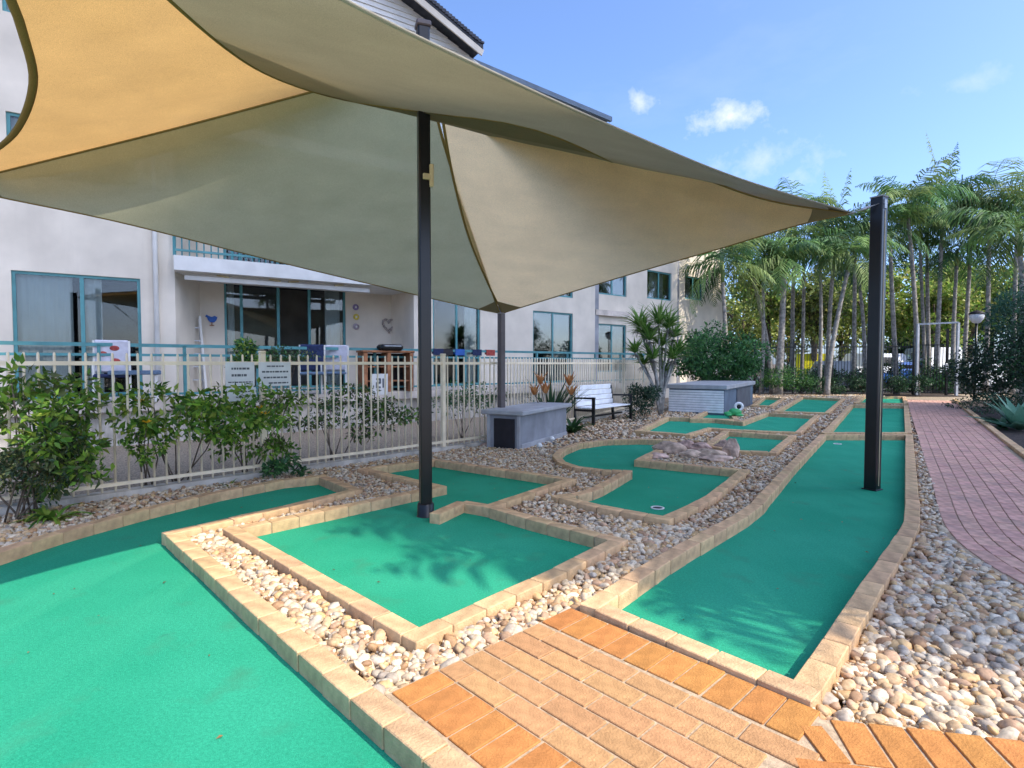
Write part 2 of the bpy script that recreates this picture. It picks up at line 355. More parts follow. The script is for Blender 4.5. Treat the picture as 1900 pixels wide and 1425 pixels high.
def np_mesh(name, V, Fc, col=None, smooth=False):
    """V (n,3), Fc (m,k) all faces with k corners"""
    me = bpy.data.meshes.new(name); n, k = Fc.shape
    me.vertices.add(len(V)); me.vertices.foreach_set('co', V.astype(np.float32).ravel())
    me.loops.add(n*k); me.loops.foreach_set('vertex_index', Fc.astype(np.int32).ravel())
    me.polygons.add(n); me.polygons.foreach_set('loop_start', np.arange(0, n*k, k, dtype=np.int32)); me.polygons.foreach_set('loop_total', np.full(n, k, dtype=np.int32))
    me.update(calc_edges=True)
    if smooth: me.polygons.foreach_set('use_smooth', np.ones(n, bool))
    if col is not None:
        a = me.color_attributes.new('col', 'FLOAT_COLOR', 'POINT'); a.data.foreach_set('color', np.c_[col, np.ones(len(col))].astype(np.float32).ravel())
    me.validate(); return me

# ================================================================== SETTING
HK = 0.09                                     # kerb top over the carpet
ground = MB(); ground.add([(-400, -400, -.09), (400, -400, -.09), (400, 800, -.09), (-400, 800, -.09)], [(0, 1, 2, 3)])
tag(ground.build('ground', 'soil'), kind='structure')

# --- unseen pale ground added behind the viewer to throw sunlight into the shade
bounce_mb = MB(); bounce_mb.add([(-45, -60, -.07), (45, -60, -.07), (45, 1.2, -.07), (-45, 1.2, -.07)], [(0, 1, 2, 3)])
tag(bounce_mb.build('bounce_ground', 'bounce_pale'), kind='structure')
# --- the mini golf course: kerb tops surveyed in the photograph
def P2(pts, z=HK): return [G(x, y, z).xy for x, y in pts]
H = {}
H['front'] = [(-420, 1150), (0, 1021), (48, 1005), (133, 979), (282, 941), (403, 912.5), (524, 890), (597, 883), (660, 908), (521, 942), (319, 988), (500, 1141), (682, 1293), (760, 1356), (845, 1424), (1010, 1558)]   # runs on out of view
H['middle'] = [(430, 981), (594, 948), (816, 902), (749, 887), (674, 869.5), (737, 861), (806, 852.5), (939, 871.6), (1059, 889), (908, 939), (970, 957), (1148, 1002), (1034, 1060), (774, 1179)]
H['bend'] = [(1249, 816.5), (1184, 814.3), (1121, 816), (1070, 823), (1042, 834), (1032, 845), (1042, 857), (1070, 866.5), (1115, 872), (1165, 874), (1140, 888), (1105, 907), (1070, 917), (1036, 921), (1121, 941.5), (1235, 962), (1279, 943), (1320, 921), (1348, 899), (1381, 872), (1279, 862.5), (1186, 853), (1210, 840.5), (1253, 823)]
H['square'] = [(1348, 800), (1471, 808), (1434, 839), (1367, 836), (1313, 826)]
H['dumbbell'] = [(1183, 799), (1238, 774), (1312, 776), (1377, 782.5), (1423, 766), (1516, 771), (1481, 802), (1392, 799), (1317, 794.5), (1276, 806)]
H['nook'] = [(1284, 777), (1316, 760), (1352, 760), (1366, 778)]
H['far_left'] = [(1440, 763), (1488, 736.5), (1564, 740), (1534, 766)]
H['corner'] = [(1398, 752), (1418, 737), (1454, 738.5), (1430, 753)]
H['long'] = [(1527, 807), (1465, 868), (1405, 935), (1376, 957), (1240, 1031), (1101, 1122), (1489, 1284), (1542, 1206), (1572, 1158), (1627, 1073), (1678, 996), (1691, 972), (1693, 937), (1691, 900), (1687, 807)]
H['long_far'] = [(1531, 803), (1580, 751.5), (1681, 752.5), (1686, 803)]
H['end'] = [(1588, 747.5), (1603, 735.5), (1677, 736), (1681, 748.5)]
HOLES = {k: P2(v) for k, v in H.items()}
HOLES['front'] += [Vector((.95, .75)), Vector((-2.6, -1.2)), Vector((-5.6, 1.4))]
LABELS = {'front': 'wide green golf lane in the foreground with a sunlit carpet and long brick kerb',
          'middle': 'green golf hole around the black mast with a notched brick kerb',
          'bend': 'curved teal golf hole with round left end beside the rockery',
          'square': 'small square teal putting bay behind the pile of rocks',
          'dumbbell': 'teal golf hole of two squares joined by a narrow channel',
          'nook': 'tiny green golf bay tucked under the white slatted bin box',
          'far_left': 'teal golf bay beyond the two joined squares, in front of the far shrubs',
          'corner': 'small sliver of teal golf bay at the right end of the grey bin box',
          'long': 'long teal golf lane with the black square shade post standing on it',
          'long_far': 'teal golf bay directly beyond the long lane past the cross kerb',
          'end': 'last narrow teal golf bay beside the start of the mauve path'}
brick_me = MB().box((0, 0, -.06), (.23, .11, .15), bev=.004).mesh('brick'); brick_me.materials.append(MATS['kerb_brick'])
def chains(pts, closed):
    n = len(pts); brk = []
    for i in range(n):
        if not closed and i in (0, n-1): brk.append(i); continue
        a = pts[i]-pts[i-1]; b = pts[(i+1) % n]-pts[i]
        if abs(math.atan2(a.x*b.y-a.y*b.x, a.dot(b))) > R(33): brk.append(i)
    res = []
    if not closed:
        for i, j in zip(brk[:-1], brk[1:]): res.append([pts[k] for k in range(i, j+1)])
    elif len(brk) < 2: res.append(pts+[pts[0]])
    else:
        for q, i in enumerate(brk):
            j = brk[(q+1) % len(brk)]; j = j if j > i else j+n
            res.append([pts[k % n] for k in range(i, j+1)])
    return res
def resample(pts, step):
    L_ = [0]
    for a, b in zip(pts[:-1], pts[1:]): L_.append(L_[-1]+(b-a).length)
    n = max(1, round(L_[-1]/step)); xs = np.linspace(0, L_[-1], n+1)
    return [Vector((np.interp(x, L_, [p.x for p in pts]), np.interp(x, L_, [p.y for p in pts]))) for x in xs]
def kerb(parent, pts, closed, zt=HK, wd=.11, pin=True, zj=0, me=brick_me, step=.238):
    mo = MB(); ci = 0
    for ch in chains(pts, closed):
        ch = [p.copy() for p in ch]
        if pin and closed:
            d0 = (ch[1]-ch[0]).normalized(); d1 = (ch[-1]-ch[-2]).normalized(); ch[0] = ch[0]+d0*wd/2; ch[-1] = ch[-1]+d1*wd/2
        bend = sum(abs((b-a).angle(c-b)) for a, b, c in zip(ch[:-2], ch[1:-1], ch[2:])) if len(ch) > 2 else 0
        rs = resample(ch, step if bend < 1.2 else .125); ci += 1
        for a, b in zip(rs[:-1], rs[1:]):
            d = b-a; m = (a+b)/2; o = bpy.data.objects.new('brick', me); COL.objects.link(o); o.parent = parent
            o.location = (m.x+random.gauss(0, .0012), m.y+random.gauss(0, .0012), zt-.015+random.uniform(-.0025, .0025)+zj+ci*.0004); o.rotation_euler = (random.gauss(0, .006), random.gauss(0, .004), math.atan2(d.y, d.x)+random.gauss(0, .005))
            o.scale = ((d.length-.006)/.23, 1, 1)
        zz = zt-.010+ci*.0002+zj; ms_ = [p.copy() for p in rs]; ms_[0] = ms_[0]+(ms_[1]-ms_[0]).normalized()*.02; ms_[-1] = ms_[-1]-(ms_[-1]-ms_[-2]).normalized()*.02
        for a, b in zip(ms_[:-1], ms_[1:]):
            mo.bar((a.x, a.y, zz-.06), (b.x, b.y, zz-.06), wd-.016, .12)
    return mo.build('mortar', 'mortar', parent)
for i, (k, pts) in enumerate(HOLES.items()):
    t = thing('golf_hole', LABELS[k], 'golf hole', (0, 0, 0), 0, 'mini golf holes')
    c = MB(); c.add([(p.x, p.y, .0) for p in pts], [tuple(range(len(pts)))]); co = c.build('carpet', 'carpet', t)
    bm = bmesh.new(); bm.from_mesh(co.data)
    for f in bm.faces:
        if f.normal.z < 0: f.normal_flip()
    bmesh.ops.triangulate(bm, faces=bm.faces[:]); bm.to_mesh(co.data); bm.free()
    closed = True; kp = pts
    kerb(t, kp, closed, zj=i*.0006)
    if k == 'middle': kerb(t, P2([(905, 938), (858, 930), (806, 953)]), False, zj=-.002)
    cups = {'bend': (1220, 943), 'long': (1554, 824), 'middle': (765, 869)}
    if k in cups:
        g = G(*cups[k], .0); MB().lathe((g.x, g.y, .002), [(.064, 0), (.066, .006), (.052, .007), (.050, .001)], 20).build('cup_rim', 'cup_white', t)
        MB().lathe((g.x, g.y, .002), [(.051, .0015), (.02, .0012), (.001, .0012)], 20).build('cup', 'vent_dark', t)

# --- near paving of clay bricks
paving = MB(); 
PO = G(725, 1285, .075).xy; pl = (G(1060, 1128, .075).xy-PO).normalized(); ptv = Vector((pl.y, -pl.x))
def PV(l, t): return PO+pl*l+ptv*t
pz = .075
edgeA, edgeB = G(1524, 1331, pz).xy, G(1925, 1376, pz).xy
ed = (edgeB-edgeA).normalized(); en = Vector((ed.y, -ed.x))
base = MB(); base.prism([PV(-.02, -.012), PV(1.13, -.012), PV(1.13, 1.2), edgeA+en*.002, edgeA+ed*2.2+en*.002, edgeA+ed*2.2+en*1.6, PV(-.02, 2.6)], -.05, pz-.007)
paving_o = base.build('brick_paving', 'grout'); tag(paving_o, kind='structure')
pav_me = {}
for nm, m in (('s', 'paver_sand'), ('o', 'paver_orange'), ('m', 'paver_mauve')):
    me = MB().box((0, 0, -.03), (.23, .115, .06), bev=.003).mesh('paver'); me.materials.append(MATS[m]); pav_me[nm] = me
def paver(p, az, kind, sx=1, sy=1, z=pz, parent=paving_o, j=.0018):
    o = bpy.data.objects.new('paver', pav_me[kind]); COL.objects.link(o); o.parent = parent
    o.location = (p.x+random.gauss(0, .001), p.y+random.gauss(0, .001), z+random.uniform(-j, j)); o.rotation_euler = (random.gauss(0, .005), random.gauss(0, .004), az+random.gauss(0, .006)); o.scale = (sx, sy, 1); return o
azl = math.atan2(pl.y, pl.x); azt = math.atan2(ptv.y, ptv.x)
def right_of_edge(p): return (p-edgeA).dot(ed) > (-.05 if (p-edgeA).dot(en) < .2 else -.22)
for i in range(19):
    p = PV(.115+.004, .0575+i*.1245)
    if p.y > 1.2 and not right_of_edge(p): paver(p, azl, 'o')
for i in range(10): 
    p = PV(1.119-.115, .0575+i*.1245); paver(p, azl, 'o')
for r_ in range(5):
    l0 = .242+.0575+r_*.1265; off = (r_ % 2)*.119+random.uniform(-.02, .02)
    t0 = 0
    first = .115 if r_ % 2 == 0 else .23
    k = 0
    while t0 < 2.3:
        ln = first if k == 0 else .23
        p = PV(l0, t0+ln/2); 
        if p.y > 1.15 and not right_of_edge(p): paver(p, azt, 's' if t0 < 1.15+.1*(4-r_) else 'o', ln/.23)
        t0 += ln+.010; k += 1
aze = math.atan2(ed.y, ed.x)
for i in range(-1, 13):
    paver(edgeA+ed*(.085+i*.1265)+en*(.118 if i >= 0 else .15), aze+R(90)+(R(9) if i < 0 else 0), 'o', 1 if i >= 0 else .8, 1 if i >= 0 else .7)
for i in range(0, 7): paver(edgeA+ed*(-.05+i*.242)+en*.305, aze, 'o')
for i in range(7): paver(edgeA+ed*(.07+i*.242)+en*.432, aze, 's')

# --- mauve brick path on the right with a sandy edging
LE = [G(x, y, .05).xy for x, y in ((1683, 741), (1690, 768), (1700, 800), (1713, 845), (1731, 903), (1744, 962), (1760, 998), (1796, 1028), (1850, 1061), (1905, 1092), (2050, 1160))]
RE = [G(x, y, .07).xy for x, y in ((1767, 741), (1788, 759), (1820, 786), (1862, 820), (1905, 853), (2040, 945))]
pbase = MB(); pbase.add([(p.x, p.y, .042) for p in LE]+[(p.x, p.y, .042) for p in RE[::-1]], [tuple(range(len(LE)+len(RE)))])
path_o = pbase.build('path', 'grout'); tag(path_o, kind='structure')
bm = bmesh.new(); bm.from_mesh(path_o.data); bmesh.ops.triangulate(bm, faces=bm.faces[:])
for f in bm.faces:
    if f.normal.z < 0: f.normal_flip()
bm.to_mesh(path_o.data); bm.free()
LEr = resample(LE, .12); 
def smooth(pts, it=30):
    pts = [p.copy() for p in pts]
    for _ in range(it): pts = [pts[0]]+[(pts[i-1]+pts[i]*2+pts[i+1])/4 for i in range(1, len(pts)-1)]+[pts[-1]]
    return pts
LEr = smooth(LEr)
def in_poly(P, poly):
    x, y = P[:, 0], P[:, 1]; ins = np.zeros(len(P), bool); n = len(poly)
    for i in range(n):
        x1, y1 = poly[i]; x2, y2 = poly[(i+1) % n]
        c = ((y1 > y) != (y2 > y)); xi = (x2-x1)*(y-y1)/((y2-y1) if y2 != y1 else 1e-9)+x1
        ins ^= c & (x < xi)
    return ins
path_poly = [tuple(p) for p in LE]+[tuple(p) for p in RE[::-1]]
cand = []
for r_ in range(16):
    off = .0615+r_*.1225; row = []
    for i in range(len(LEr)):
        d = (LEr[min(i+1, len(LEr)-1)]-LEr[max(i-1, 0)]).normalized(); nrm = Vector((-d.y, d.x)); row.append(LEr[i]+nrm*off)
    rs = resample(row, .238)
    sh = .119 if r_ % 2 else 0
    for a, b in zip(rs[:-1], rs[1:]):
        d = (b-a).normalized() if (b-a).length > 1e-6 else Vector((1, 0)); p = (a+b)/2+d*sh
        if .16 < (b-a).length < .3: cand.append((p, math.atan2(d.y, d.x)))
ok = in_poly(np.array([p for p, _ in cand]), path_poly); cand = [c for c, k in zip(cand, ok) if k and c[0].y > 2.2]
cand.sort(key=lambda c: c[0].length if (c[0].x < .96*c[0].y) else 99)
for p, a in cand[:290]: paver(p, a, 'm', .985, 1, .05, path_o)
rest = MB()
for p, a in cand[290:]: rest.box((p.x, p.y, .05-.02+random.uniform(-.0015, .0015)), (.228, .114, .04), a)
ro = rest.build('paver_field', 'paver_mauve', path_o); tag(ro, kind='stuff')
eb = MB()
edge_me = MB().box((0, 0, -.06), (.23, .11, .15), bev=.006).mesh('edging_brick'); edge_me.materials.append(MATS['kerb_brick'])
mo = kerb(path_o, [p+Vector((.05, -.04)) for p in RE], False, zt=.10, me=edge_me)

# --- pebble beds
garden = MB(); garden.add([(-7, 1, -.045), (30, 1, -.045), (30, 26, -.045), (-7, 26, -.045)], [(0, 1, 2, 3)]); tag(garden.build('garden_bed', 'gravel_bed'), kind='structure')
FENCE = [Vector(p) for p in ((-6.2, 3.47), (-4.45, 5.18), (-.3, 9.45), (3.2, 15.5), (4.3, 17.4))]
def seg_d(P, poly, closed=True):
    d = np.full(len(P), 9.); n = len(poly)
    for i in range(n if closed else n-1):
        a = np.array(poly[i]); b = np.array(poly[(i+1) % n]); ab = b-a; t = np.clip(((P-a)@ab)/(ab@ab+1e-12), 0, 1); d = np.minimum(d, np.linalg.norm(P-(a+t[:, None]*ab), axis=1))
    return d
bed = [tuple(p) for p in FENCE]+[(9, 24.5), (15.6, 24.3)]+[tuple(p) for p in LE]+[(1.9, 1.55), (-1, 1.5), (-6.5, 2.6)]
box1 = [G(966, 838).xy, G(914, 831).xy, G(1051, 812).xy]
def pebbles(n, dmin, dmax, rmin, rmax, sub):
    xs = []; tot = 0; got = []
    while tot < n:
        d = np.sqrt(rng.uniform(dmin**2, dmax**2, 60000)); x = d*rng.uniform(-1.02, 1.02, 60000); P = np.c_[x, d]
        m = in_poly(P, bed)
        for poly in HOLES.values():
            pp = [tuple(p) for p in poly]; m &= ~in_poly(P, pp); m &= seg_d(P, pp) > .062
        m &= ~in_poly(P, [tuple(q) for q in (PV(-.05, -.01), PV(1.14, -.01), PV(1.14, 1.2), edgeA, edgeA+ed*2.2, edgeA+ed*2.2+en*1.5, PV(-.05, 2.6))])
        P = P[m]; got.append(P); tot += len(P)
    P = np.concatenate(got)[:n]
    bm = bmesh.new(); bmesh.ops.create_icosphere(bm, subdivisions=sub, radius=1); bv = np.array([v.co for v in bm.verts]); bf = np.array([[v.index for v in f.verts] for f in bm.faces]); bm.free()
    nv = len(bv); n = len(P)
    r = rng.uniform(rmin, rmax, n)*rng.choice([.75, 1, 1.25], n); sc = np.c_[r*rng.uniform(1.0, 1.75, n), r*rng.uniform(.8, 1.1, n), r*rng.uniform(.5, .8, n)]
    V = bv[None]*(1+rng.normal(0, .09, (n, nv, 1)))
    V = np.sign(V)*np.abs(V)**.88
    V = V*sc[:, None]
    a = rng.uniform(0, 6.283, n); b = rng.normal(0, .4, n); ca, sa, cb, sb = np.cos(a), np.sin(a), np.cos(b), np.sin(b)
    x, y, z = V[..., 0].copy(), V[..., 1].copy(), V[..., 2].copy()
    x, z = x*cb[:, None]-z*sb[:, None], x*sb[:, None]+z*cb[:, None]
    V = np.stack([x*ca[:, None]-y*sa[:, None], x*sa[:, None]+y*ca[:, None], z], -1)
    V[..., 0] += P[:, 0, None]; V[..., 1] += P[:, 1, None]; V[..., 2] += (.018+rng.uniform(-.012, .030, n))[:, None]
    pal = np.array([(.66, .54, .40), (.74, .64, .51), (.60, .43, .27), (.48, .30, .17), (.54, .36, .25), (.60, .53, .45), (.38, .24, .15), (.66, .46, .25), (.44, .38, .33), (.80, .72, .60)])
    c = pal[rng.choice(len(pal), n, p=[.17, .16, .12, .08, .1, .12, .05, .08, .05, .07])]*rng.uniform(.85, 1.12, (n, 1))*np.array([1.06, 1.02, .93])
    Fc = (bf[None]+(np.arange(n)*nv)[:, None, None]).reshape(-1, 3)
    return V.reshape(-1, 3), Fc, np.repeat(c, nv, 0)
A_ = pebbles(8500, 1.55, 4.6, .013, .028, 2); B_ = pebbles(20000, 4.6, 9, .013, .023, 1); C_ = pebbles(14000, 9, 24, .020, .032, 1); D_ = pebbles(9000, 1.55, 5.0, .005, .010, 1)
V_ = [A_[0], B_[0], C_[0], D_[0]]; F_ = [A_[1], B_[1]+len(A_[0]), C_[1]+len(A_[0])+len(B_[0]), D_[1]+len(A_[0])+len(B_[0])+len(C_[0])]
me = np_mesh('gravel', np.concatenate(V_), np.concatenate(F_), np.concatenate([A_[2], B_[2], C_[2], D_[2]]), True)
tag(link('gravel', me, 'pebble'), 'rounded cream, tan and grey river pebbles between the golf holes', 'gravel', kind='stuff')

n_ = 150; d_ = np.sqrt(rng.uniform(1.9**2, 9**2, n_)); P_ = np.c_[d_*rng.uniform(-.9, .9, n_), d_]; hp = [[tuple(p) for p in q] for q in HOLES.values()]
ins = np.zeros(n_, bool); nr_ = np.full(n_, 9.)
for q in hp: ins |= in_poly(P_, q); nr_ = np.minimum(nr_, seg_d(P_, q))
P_ = P_[ins & (nr_ > .08)]; n_ = len(P_); a_ = rng.uniform(0, 6.28, n_)
LITTER = (np.c_[P_, np.full(n_, .006)], np.c_[np.cos(a_), np.sin(a_), rng.normal(0, .08, n_)], np.c_[rng.normal(0, .2, n_), rng.normal(0, .2, n_), np.ones(n_)], rng.uniform(.012, .035, n_))
mu_ = MB(); mu_.add([tuple(G(1425, 735.5, -.035).xy)+(-.035,), tuple(G(1800, 736, -.035).xy)+(-.035,), (20.5, 26.4, -.035), (7.5, 27.4, -.035)], [(0, 1, 2, 3)]); tag(mu_.build('mulch_bed', 'mulch'), kind='structure')
mu_ = MB(); mu_.add([(tuple(p)+(-.03,)) for p in [RE[0]+Vector((.1, .3))]+[p+Vector((.12, -.05)) for p in RE]]+[(14, 3, -.03), (24, 14, -.03), (24, 24.5, -.03)], [tuple(range(len(RE)+4))][::1]); tag(mu_.build('garden_soil', 'mulch'), kind='structure')
# --- car park beyond the far fence
cpk = MB(); cpk.add([(6, 26.5, -.03), (60, 26.5, -.03), (60, 60, -.03), (6, 60, -.03)], [(0, 1, 2, 3)]); tag(cpk.build('car_park', 'asphalt'), kind='structure')

# ================================================================== APARTMENT BUILDING
class Frame:
    """a vertical wall plane: u along it, v away from the yard, z up"""
    def __init__(s, o, az): s.o = Vector((o[0], o[1], 0)); s.u = Vector((math.sin(R(az)), math.cos(R(az)), 0)); s.v = Vector((-s.u.y, s.u.x, 0)); s.rz = math.atan2(s.u.y, s.u.x)
    def p(s, u, v, z): return s.o+s.u*u+s.v*v+Vector((0, 0, z))
    def hit(s, px, py, v=0):
        q = on_plane(px, py, s.o+s.v*v, s.v); d = q-s.o; return d.dot(s.u), q.z
    def U(s, px, v=0): return s.hit(px, 600, v)[0]
FL = Frame((-8.44, 10.8), 57); FR = Frame((1.35, 18.6), 51)
Z0, Z1, Z2, EAVE = .74, 3.62, 6.5, 9.75
def wall_mesh(mb, fr, u0, u1, z0, z1, holes, v=0, depth=.18):
    us = sorted({u0, u1, *[h[0] for h in holes], *[h[1] for h in holes]}); zs = sorted({z0, z1, *[h[2] for h in holes], *[h[3] for h in holes]})
    us = [u for u in us if u0 <= u <= u1]; zs = [z for z in zs if z0 <= z <= z1]
    for a, b in zip(us[:-1], us[1:]):
        for c, d in zip(zs[:-1], zs[1:]):
            m = ((a+b)/2, (c+d)/2)
            if any(h[0] < m[0] < h[1] and h[2] < m[1] < h[3] for h in holes): continue
            mb.add([fr.p(a, v, c), fr.p(b, v, c), fr.p(b, v, d), fr.p(a, v, d)], [(0, 1, 2, 3)])
    for a, b, c, d in holes:
        q = [(a, c), (b, c), (b, d), (a, d)]
        for i in range(4):
            p0, p1 = q[i], q[(i+1) % 4]
            mb.add([fr.p(p0[0], v, p0[1]), fr.p(p1[0], v, p1[1]), fr.p(p1[0], v+depth, p1[1]), fr.p(p0[0], v+depth, p0[1])], [(3, 2, 1, 0)])
def window(parent, fr, hole, v, curtains=((0, .45),), mull=(.5,), room=True, roomc='interior_dark', door_open=None, fw=.055):
    """sliding aluminium window: teal frame (the part), panes, curtains and the room behind as its sub-parts"""
    a, b, c, d = hole; f = MB(); W = b-a; yv = v+.07
    def B(u0, u1, z0, z1, vv=yv, t=.06): f.box(fr.p((u0+u1)/2, vv, (z0+z1)/2), (u1-u0, t, z1-z0), fr.rz)
    B(a, a+fw, c, d); B(b-fw, b, c, d); B(a+fw, b-fw, d-fw, d); B(a+fw, b-fw, c, c+fw)
    for i, m in enumerate(mull): B(a+W*m-fw*.6, a+W*m+fw*.6, c+fw, d-fw, yv+.004)
    fo = f.build('window', 'teal_paint', parent)
    ms = [0]+list(mull)+[1]
    for i, (m0, m1) in enumerate(zip(ms[:-1], ms[1:])):
        if door_open is not None and i == door_open: continue
        q = MB(); vv = yv+(.012 if i % 2 else -.012); q.box(fr.p(a+W*(m0+m1)/2, vv, (c+d)/2), (W*(m1-m0)-fw*.6, .008, d-c-2*fw+.02), fr.rz); q.build('pane', 'window_glass', fo)
    for c0, c1 in curtains:
        q = MB(); n = max(6, int(W*(c1-c0)/.035)); vs = []; 
        for i in range(n+1):
            u = a+.03+(W-.06)*(c0+(c1-c0)*i/n); dv = v+.155+.022*math.sin(i*1.9)+.012*math.sin(i*.77)
            vs += [fr.p(u, dv, c+.03), fr.p(u, dv, d-.05)]
        q.add(vs, [(2*i, 2*i+2, 2*i+3, 2*i+1) for i in range(n)], True); q.build('curtain', 'curtain', fo)
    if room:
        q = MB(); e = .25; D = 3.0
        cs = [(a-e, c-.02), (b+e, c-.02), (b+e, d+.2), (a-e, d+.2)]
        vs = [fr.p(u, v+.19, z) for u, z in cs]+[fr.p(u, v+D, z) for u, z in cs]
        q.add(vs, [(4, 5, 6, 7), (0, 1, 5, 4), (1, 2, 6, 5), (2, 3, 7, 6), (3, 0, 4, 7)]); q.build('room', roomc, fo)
    return fo
bl = thing('apartment_building', 'three storey cream apartment building with teal window frames behind the pool fence', 'building', FL.p(0, 0, 0))
bl_inv = Vector(bl.location)
class PB(MB):
    def build(s, name, m, parent=None, **kw):
        o = MB.build(s, name, m, parent)
        return o
# everything of the building is drawn in world space, so the thing's Empty stays at the origin
bl.location = (0, 0, 0)
# left wing: bay with the sliding door on the left, then the recessed balcony bay
uA, uB, uC = FL.U(-330), FL.U(326), FL.U(768)
w0, w1 = FL.hit(20, 502)[0], FL.hit(260, 517)[0]; wh = FL.hit(140, 509)[1]
holesL = [(w0, w1, Z0+.02, wh), (w0, w1, Z1+1.28, Z1+wh-Z0), (w0, w1, Z2+1.28, Z2+wh-Z0)]
m = MB(); wall_mesh(m, FL, uA, uB, -.1, EAVE, holesL); 
REC = 1.45; ub = FL.U(371, REC); uE = uC
dr0, dr1 = FL.hit(415, 515, REC)[0], FL.hit(641, 530, REC)[0]; drh = FL.hit(530, 522, REC)[1]
holesD = [(dr0, dr1, Z0+.02, drh), (dr0, dr1, Z1+.05, Z1+drh-Z0-.1), (dr0, dr1, Z2+.05, Z2+drh-Z0-.1)]
wall_mesh(m, FL, ub, uE, -.1, EAVE, holesD, REC)
for q in ((FL.p(uB, 0, -.1), FL.p(ub, REC, -.1), FL.p(ub, REC, EAVE), FL.p(uB, 0, EAVE)), (FL.p(uE, REC, -.1), FL.p(uE, 0, -.1), FL.p(uE, 0, EAVE), FL.p(uE, REC, EAVE)), (FL.p(uE, 0, -.1), FL.p(uE+.32, 0, -.1), FL.p(uE+.32, 0, EAVE), FL.p(uE, 0, EAVE)), (FL.p(uE+.32, 0, -.1), FL.p(uE+.32, 1.6, -.1), FL.p(uE+.32, 1.6, EAVE), FL.p(uE+.32, 0, EAVE))):
    m.add(q, [(0, 1, 2, 3)])
m.build('wall', 'cream_wall', bl)
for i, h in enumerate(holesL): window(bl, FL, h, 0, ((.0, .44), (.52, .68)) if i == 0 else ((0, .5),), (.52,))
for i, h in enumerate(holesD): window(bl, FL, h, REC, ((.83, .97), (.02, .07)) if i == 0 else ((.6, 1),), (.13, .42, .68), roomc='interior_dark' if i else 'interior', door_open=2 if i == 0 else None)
# balcony slabs and teal balcony rails upstairs, plaster stop and down pipe
for z in (Z1, Z2):
    s = MB(); s.prism([FL.p(uB-.02, -.28, 0).xy, FL.p(uE+.1, -.28, 0).xy, FL.p(uE+.1, REC, 0).xy, FL.p(ub, REC-.003, 0).xy, FL.p(uB, .003, 0).xy], z-.30, z); s.build('balcony_slab', 'white_trim', bl)
    r = MB()
    for zz in (z+.12, z+.92, z+1.02): r.bar(FL.p(uB, -.2, zz), FL.p(uE, -.2, zz), .05, .045)
    n = 40
    for i in range(n+1): r.bar(FL.p(uB+(uE-uB)*i/n, -.2, z), FL.p(uB+(uE-uB)*i/n, -.2, z+1.0), .045 if i % 8 == 0 else .02)
    r.build('balcony_rail', 'teal_paint', bl)
dp = MB(); dp.tube([FL.p(FL.U(291), -.06, -.1), FL.p(FL.U(291), -.06, EAVE)], .045, 10); dp.build('downpipe', 'white_trim', bl)
# gable of the left wing with weatherboards
gu0, gu1 = FL.U(250), FL.hit(889, 122, -.45)[0]; gm = (gu0+gu1)/2; gz0 = EAVE; pitch = .41
apex = gz0+(gu1-gm)*pitch
nb = 12
for i in range(nb):
    za = gz0-.1+(apex-gz0)*i/nb; zb = gz0-.1+(apex-gz0)*(i+1)/nb; hw = (apex-zb)/pitch; hwb = (apex-za)/pitch
    b = MB(); b.add([FL.p(gm-hwb, -.065, za), FL.p(gm+hwb, -.065, za), FL.p(gm+hw, -.03, zb), FL.p(gm-hw, -.03, zb)], [(0, 1, 2, 3)])
    b.add([FL.p(gm-hwb, -.065, za), FL.p(gm+hwb, -.065, za), FL.p(gm+hwb, -.03, za), FL.p(gm-hwb, -.03, za)], [(3, 2, 1, 0)]); b.build('weatherboard', 'white_trim', bl)
rf = MB()
for s_ in (-1, 1):
    e = gm+s_*(gu1-gm+.1)
    p = [FL.p(gm, -.5, apex+.12), FL.p(e, -.5, gz0+.06), FL.p(e, 9, gz0+.06), FL.p(gm, 9, apex+.12)]; q = [x+Vector((0, 0, .10)) for x in p]
    rf.add(p+q, [(0, 1, 2, 3), (7, 6, 5, 4), (0, 4, 5, 1), (1, 5, 6, 2), (2, 6, 7, 3), (3, 7, 4, 0)])
ro = rf.build('roof', 'roof_tile', bl)
bb = MB()
for s_ in (-1, 1):
    e = gm+s_*(gu1-gm+.1); bb.bar(FL.p(gm, -.47, apex+.02), FL.p(e, -.47, gz0-.04), .04, .17)
bb.build('barge_board', 'cream_wall', ro)
for k in range(46):                                        # verge tiles along the rake that shows
    f = k/46; u = gm+(gu1+.1-gm)*f; z = apex+.22+(gz0+.16-apex-.22)*f; t_ = MB(); t_.box(FL.p(u, -.46, z+.015), (.20, .16, .05), FL.rz); t_.build('verge_tile', 'roof_tile', ro)
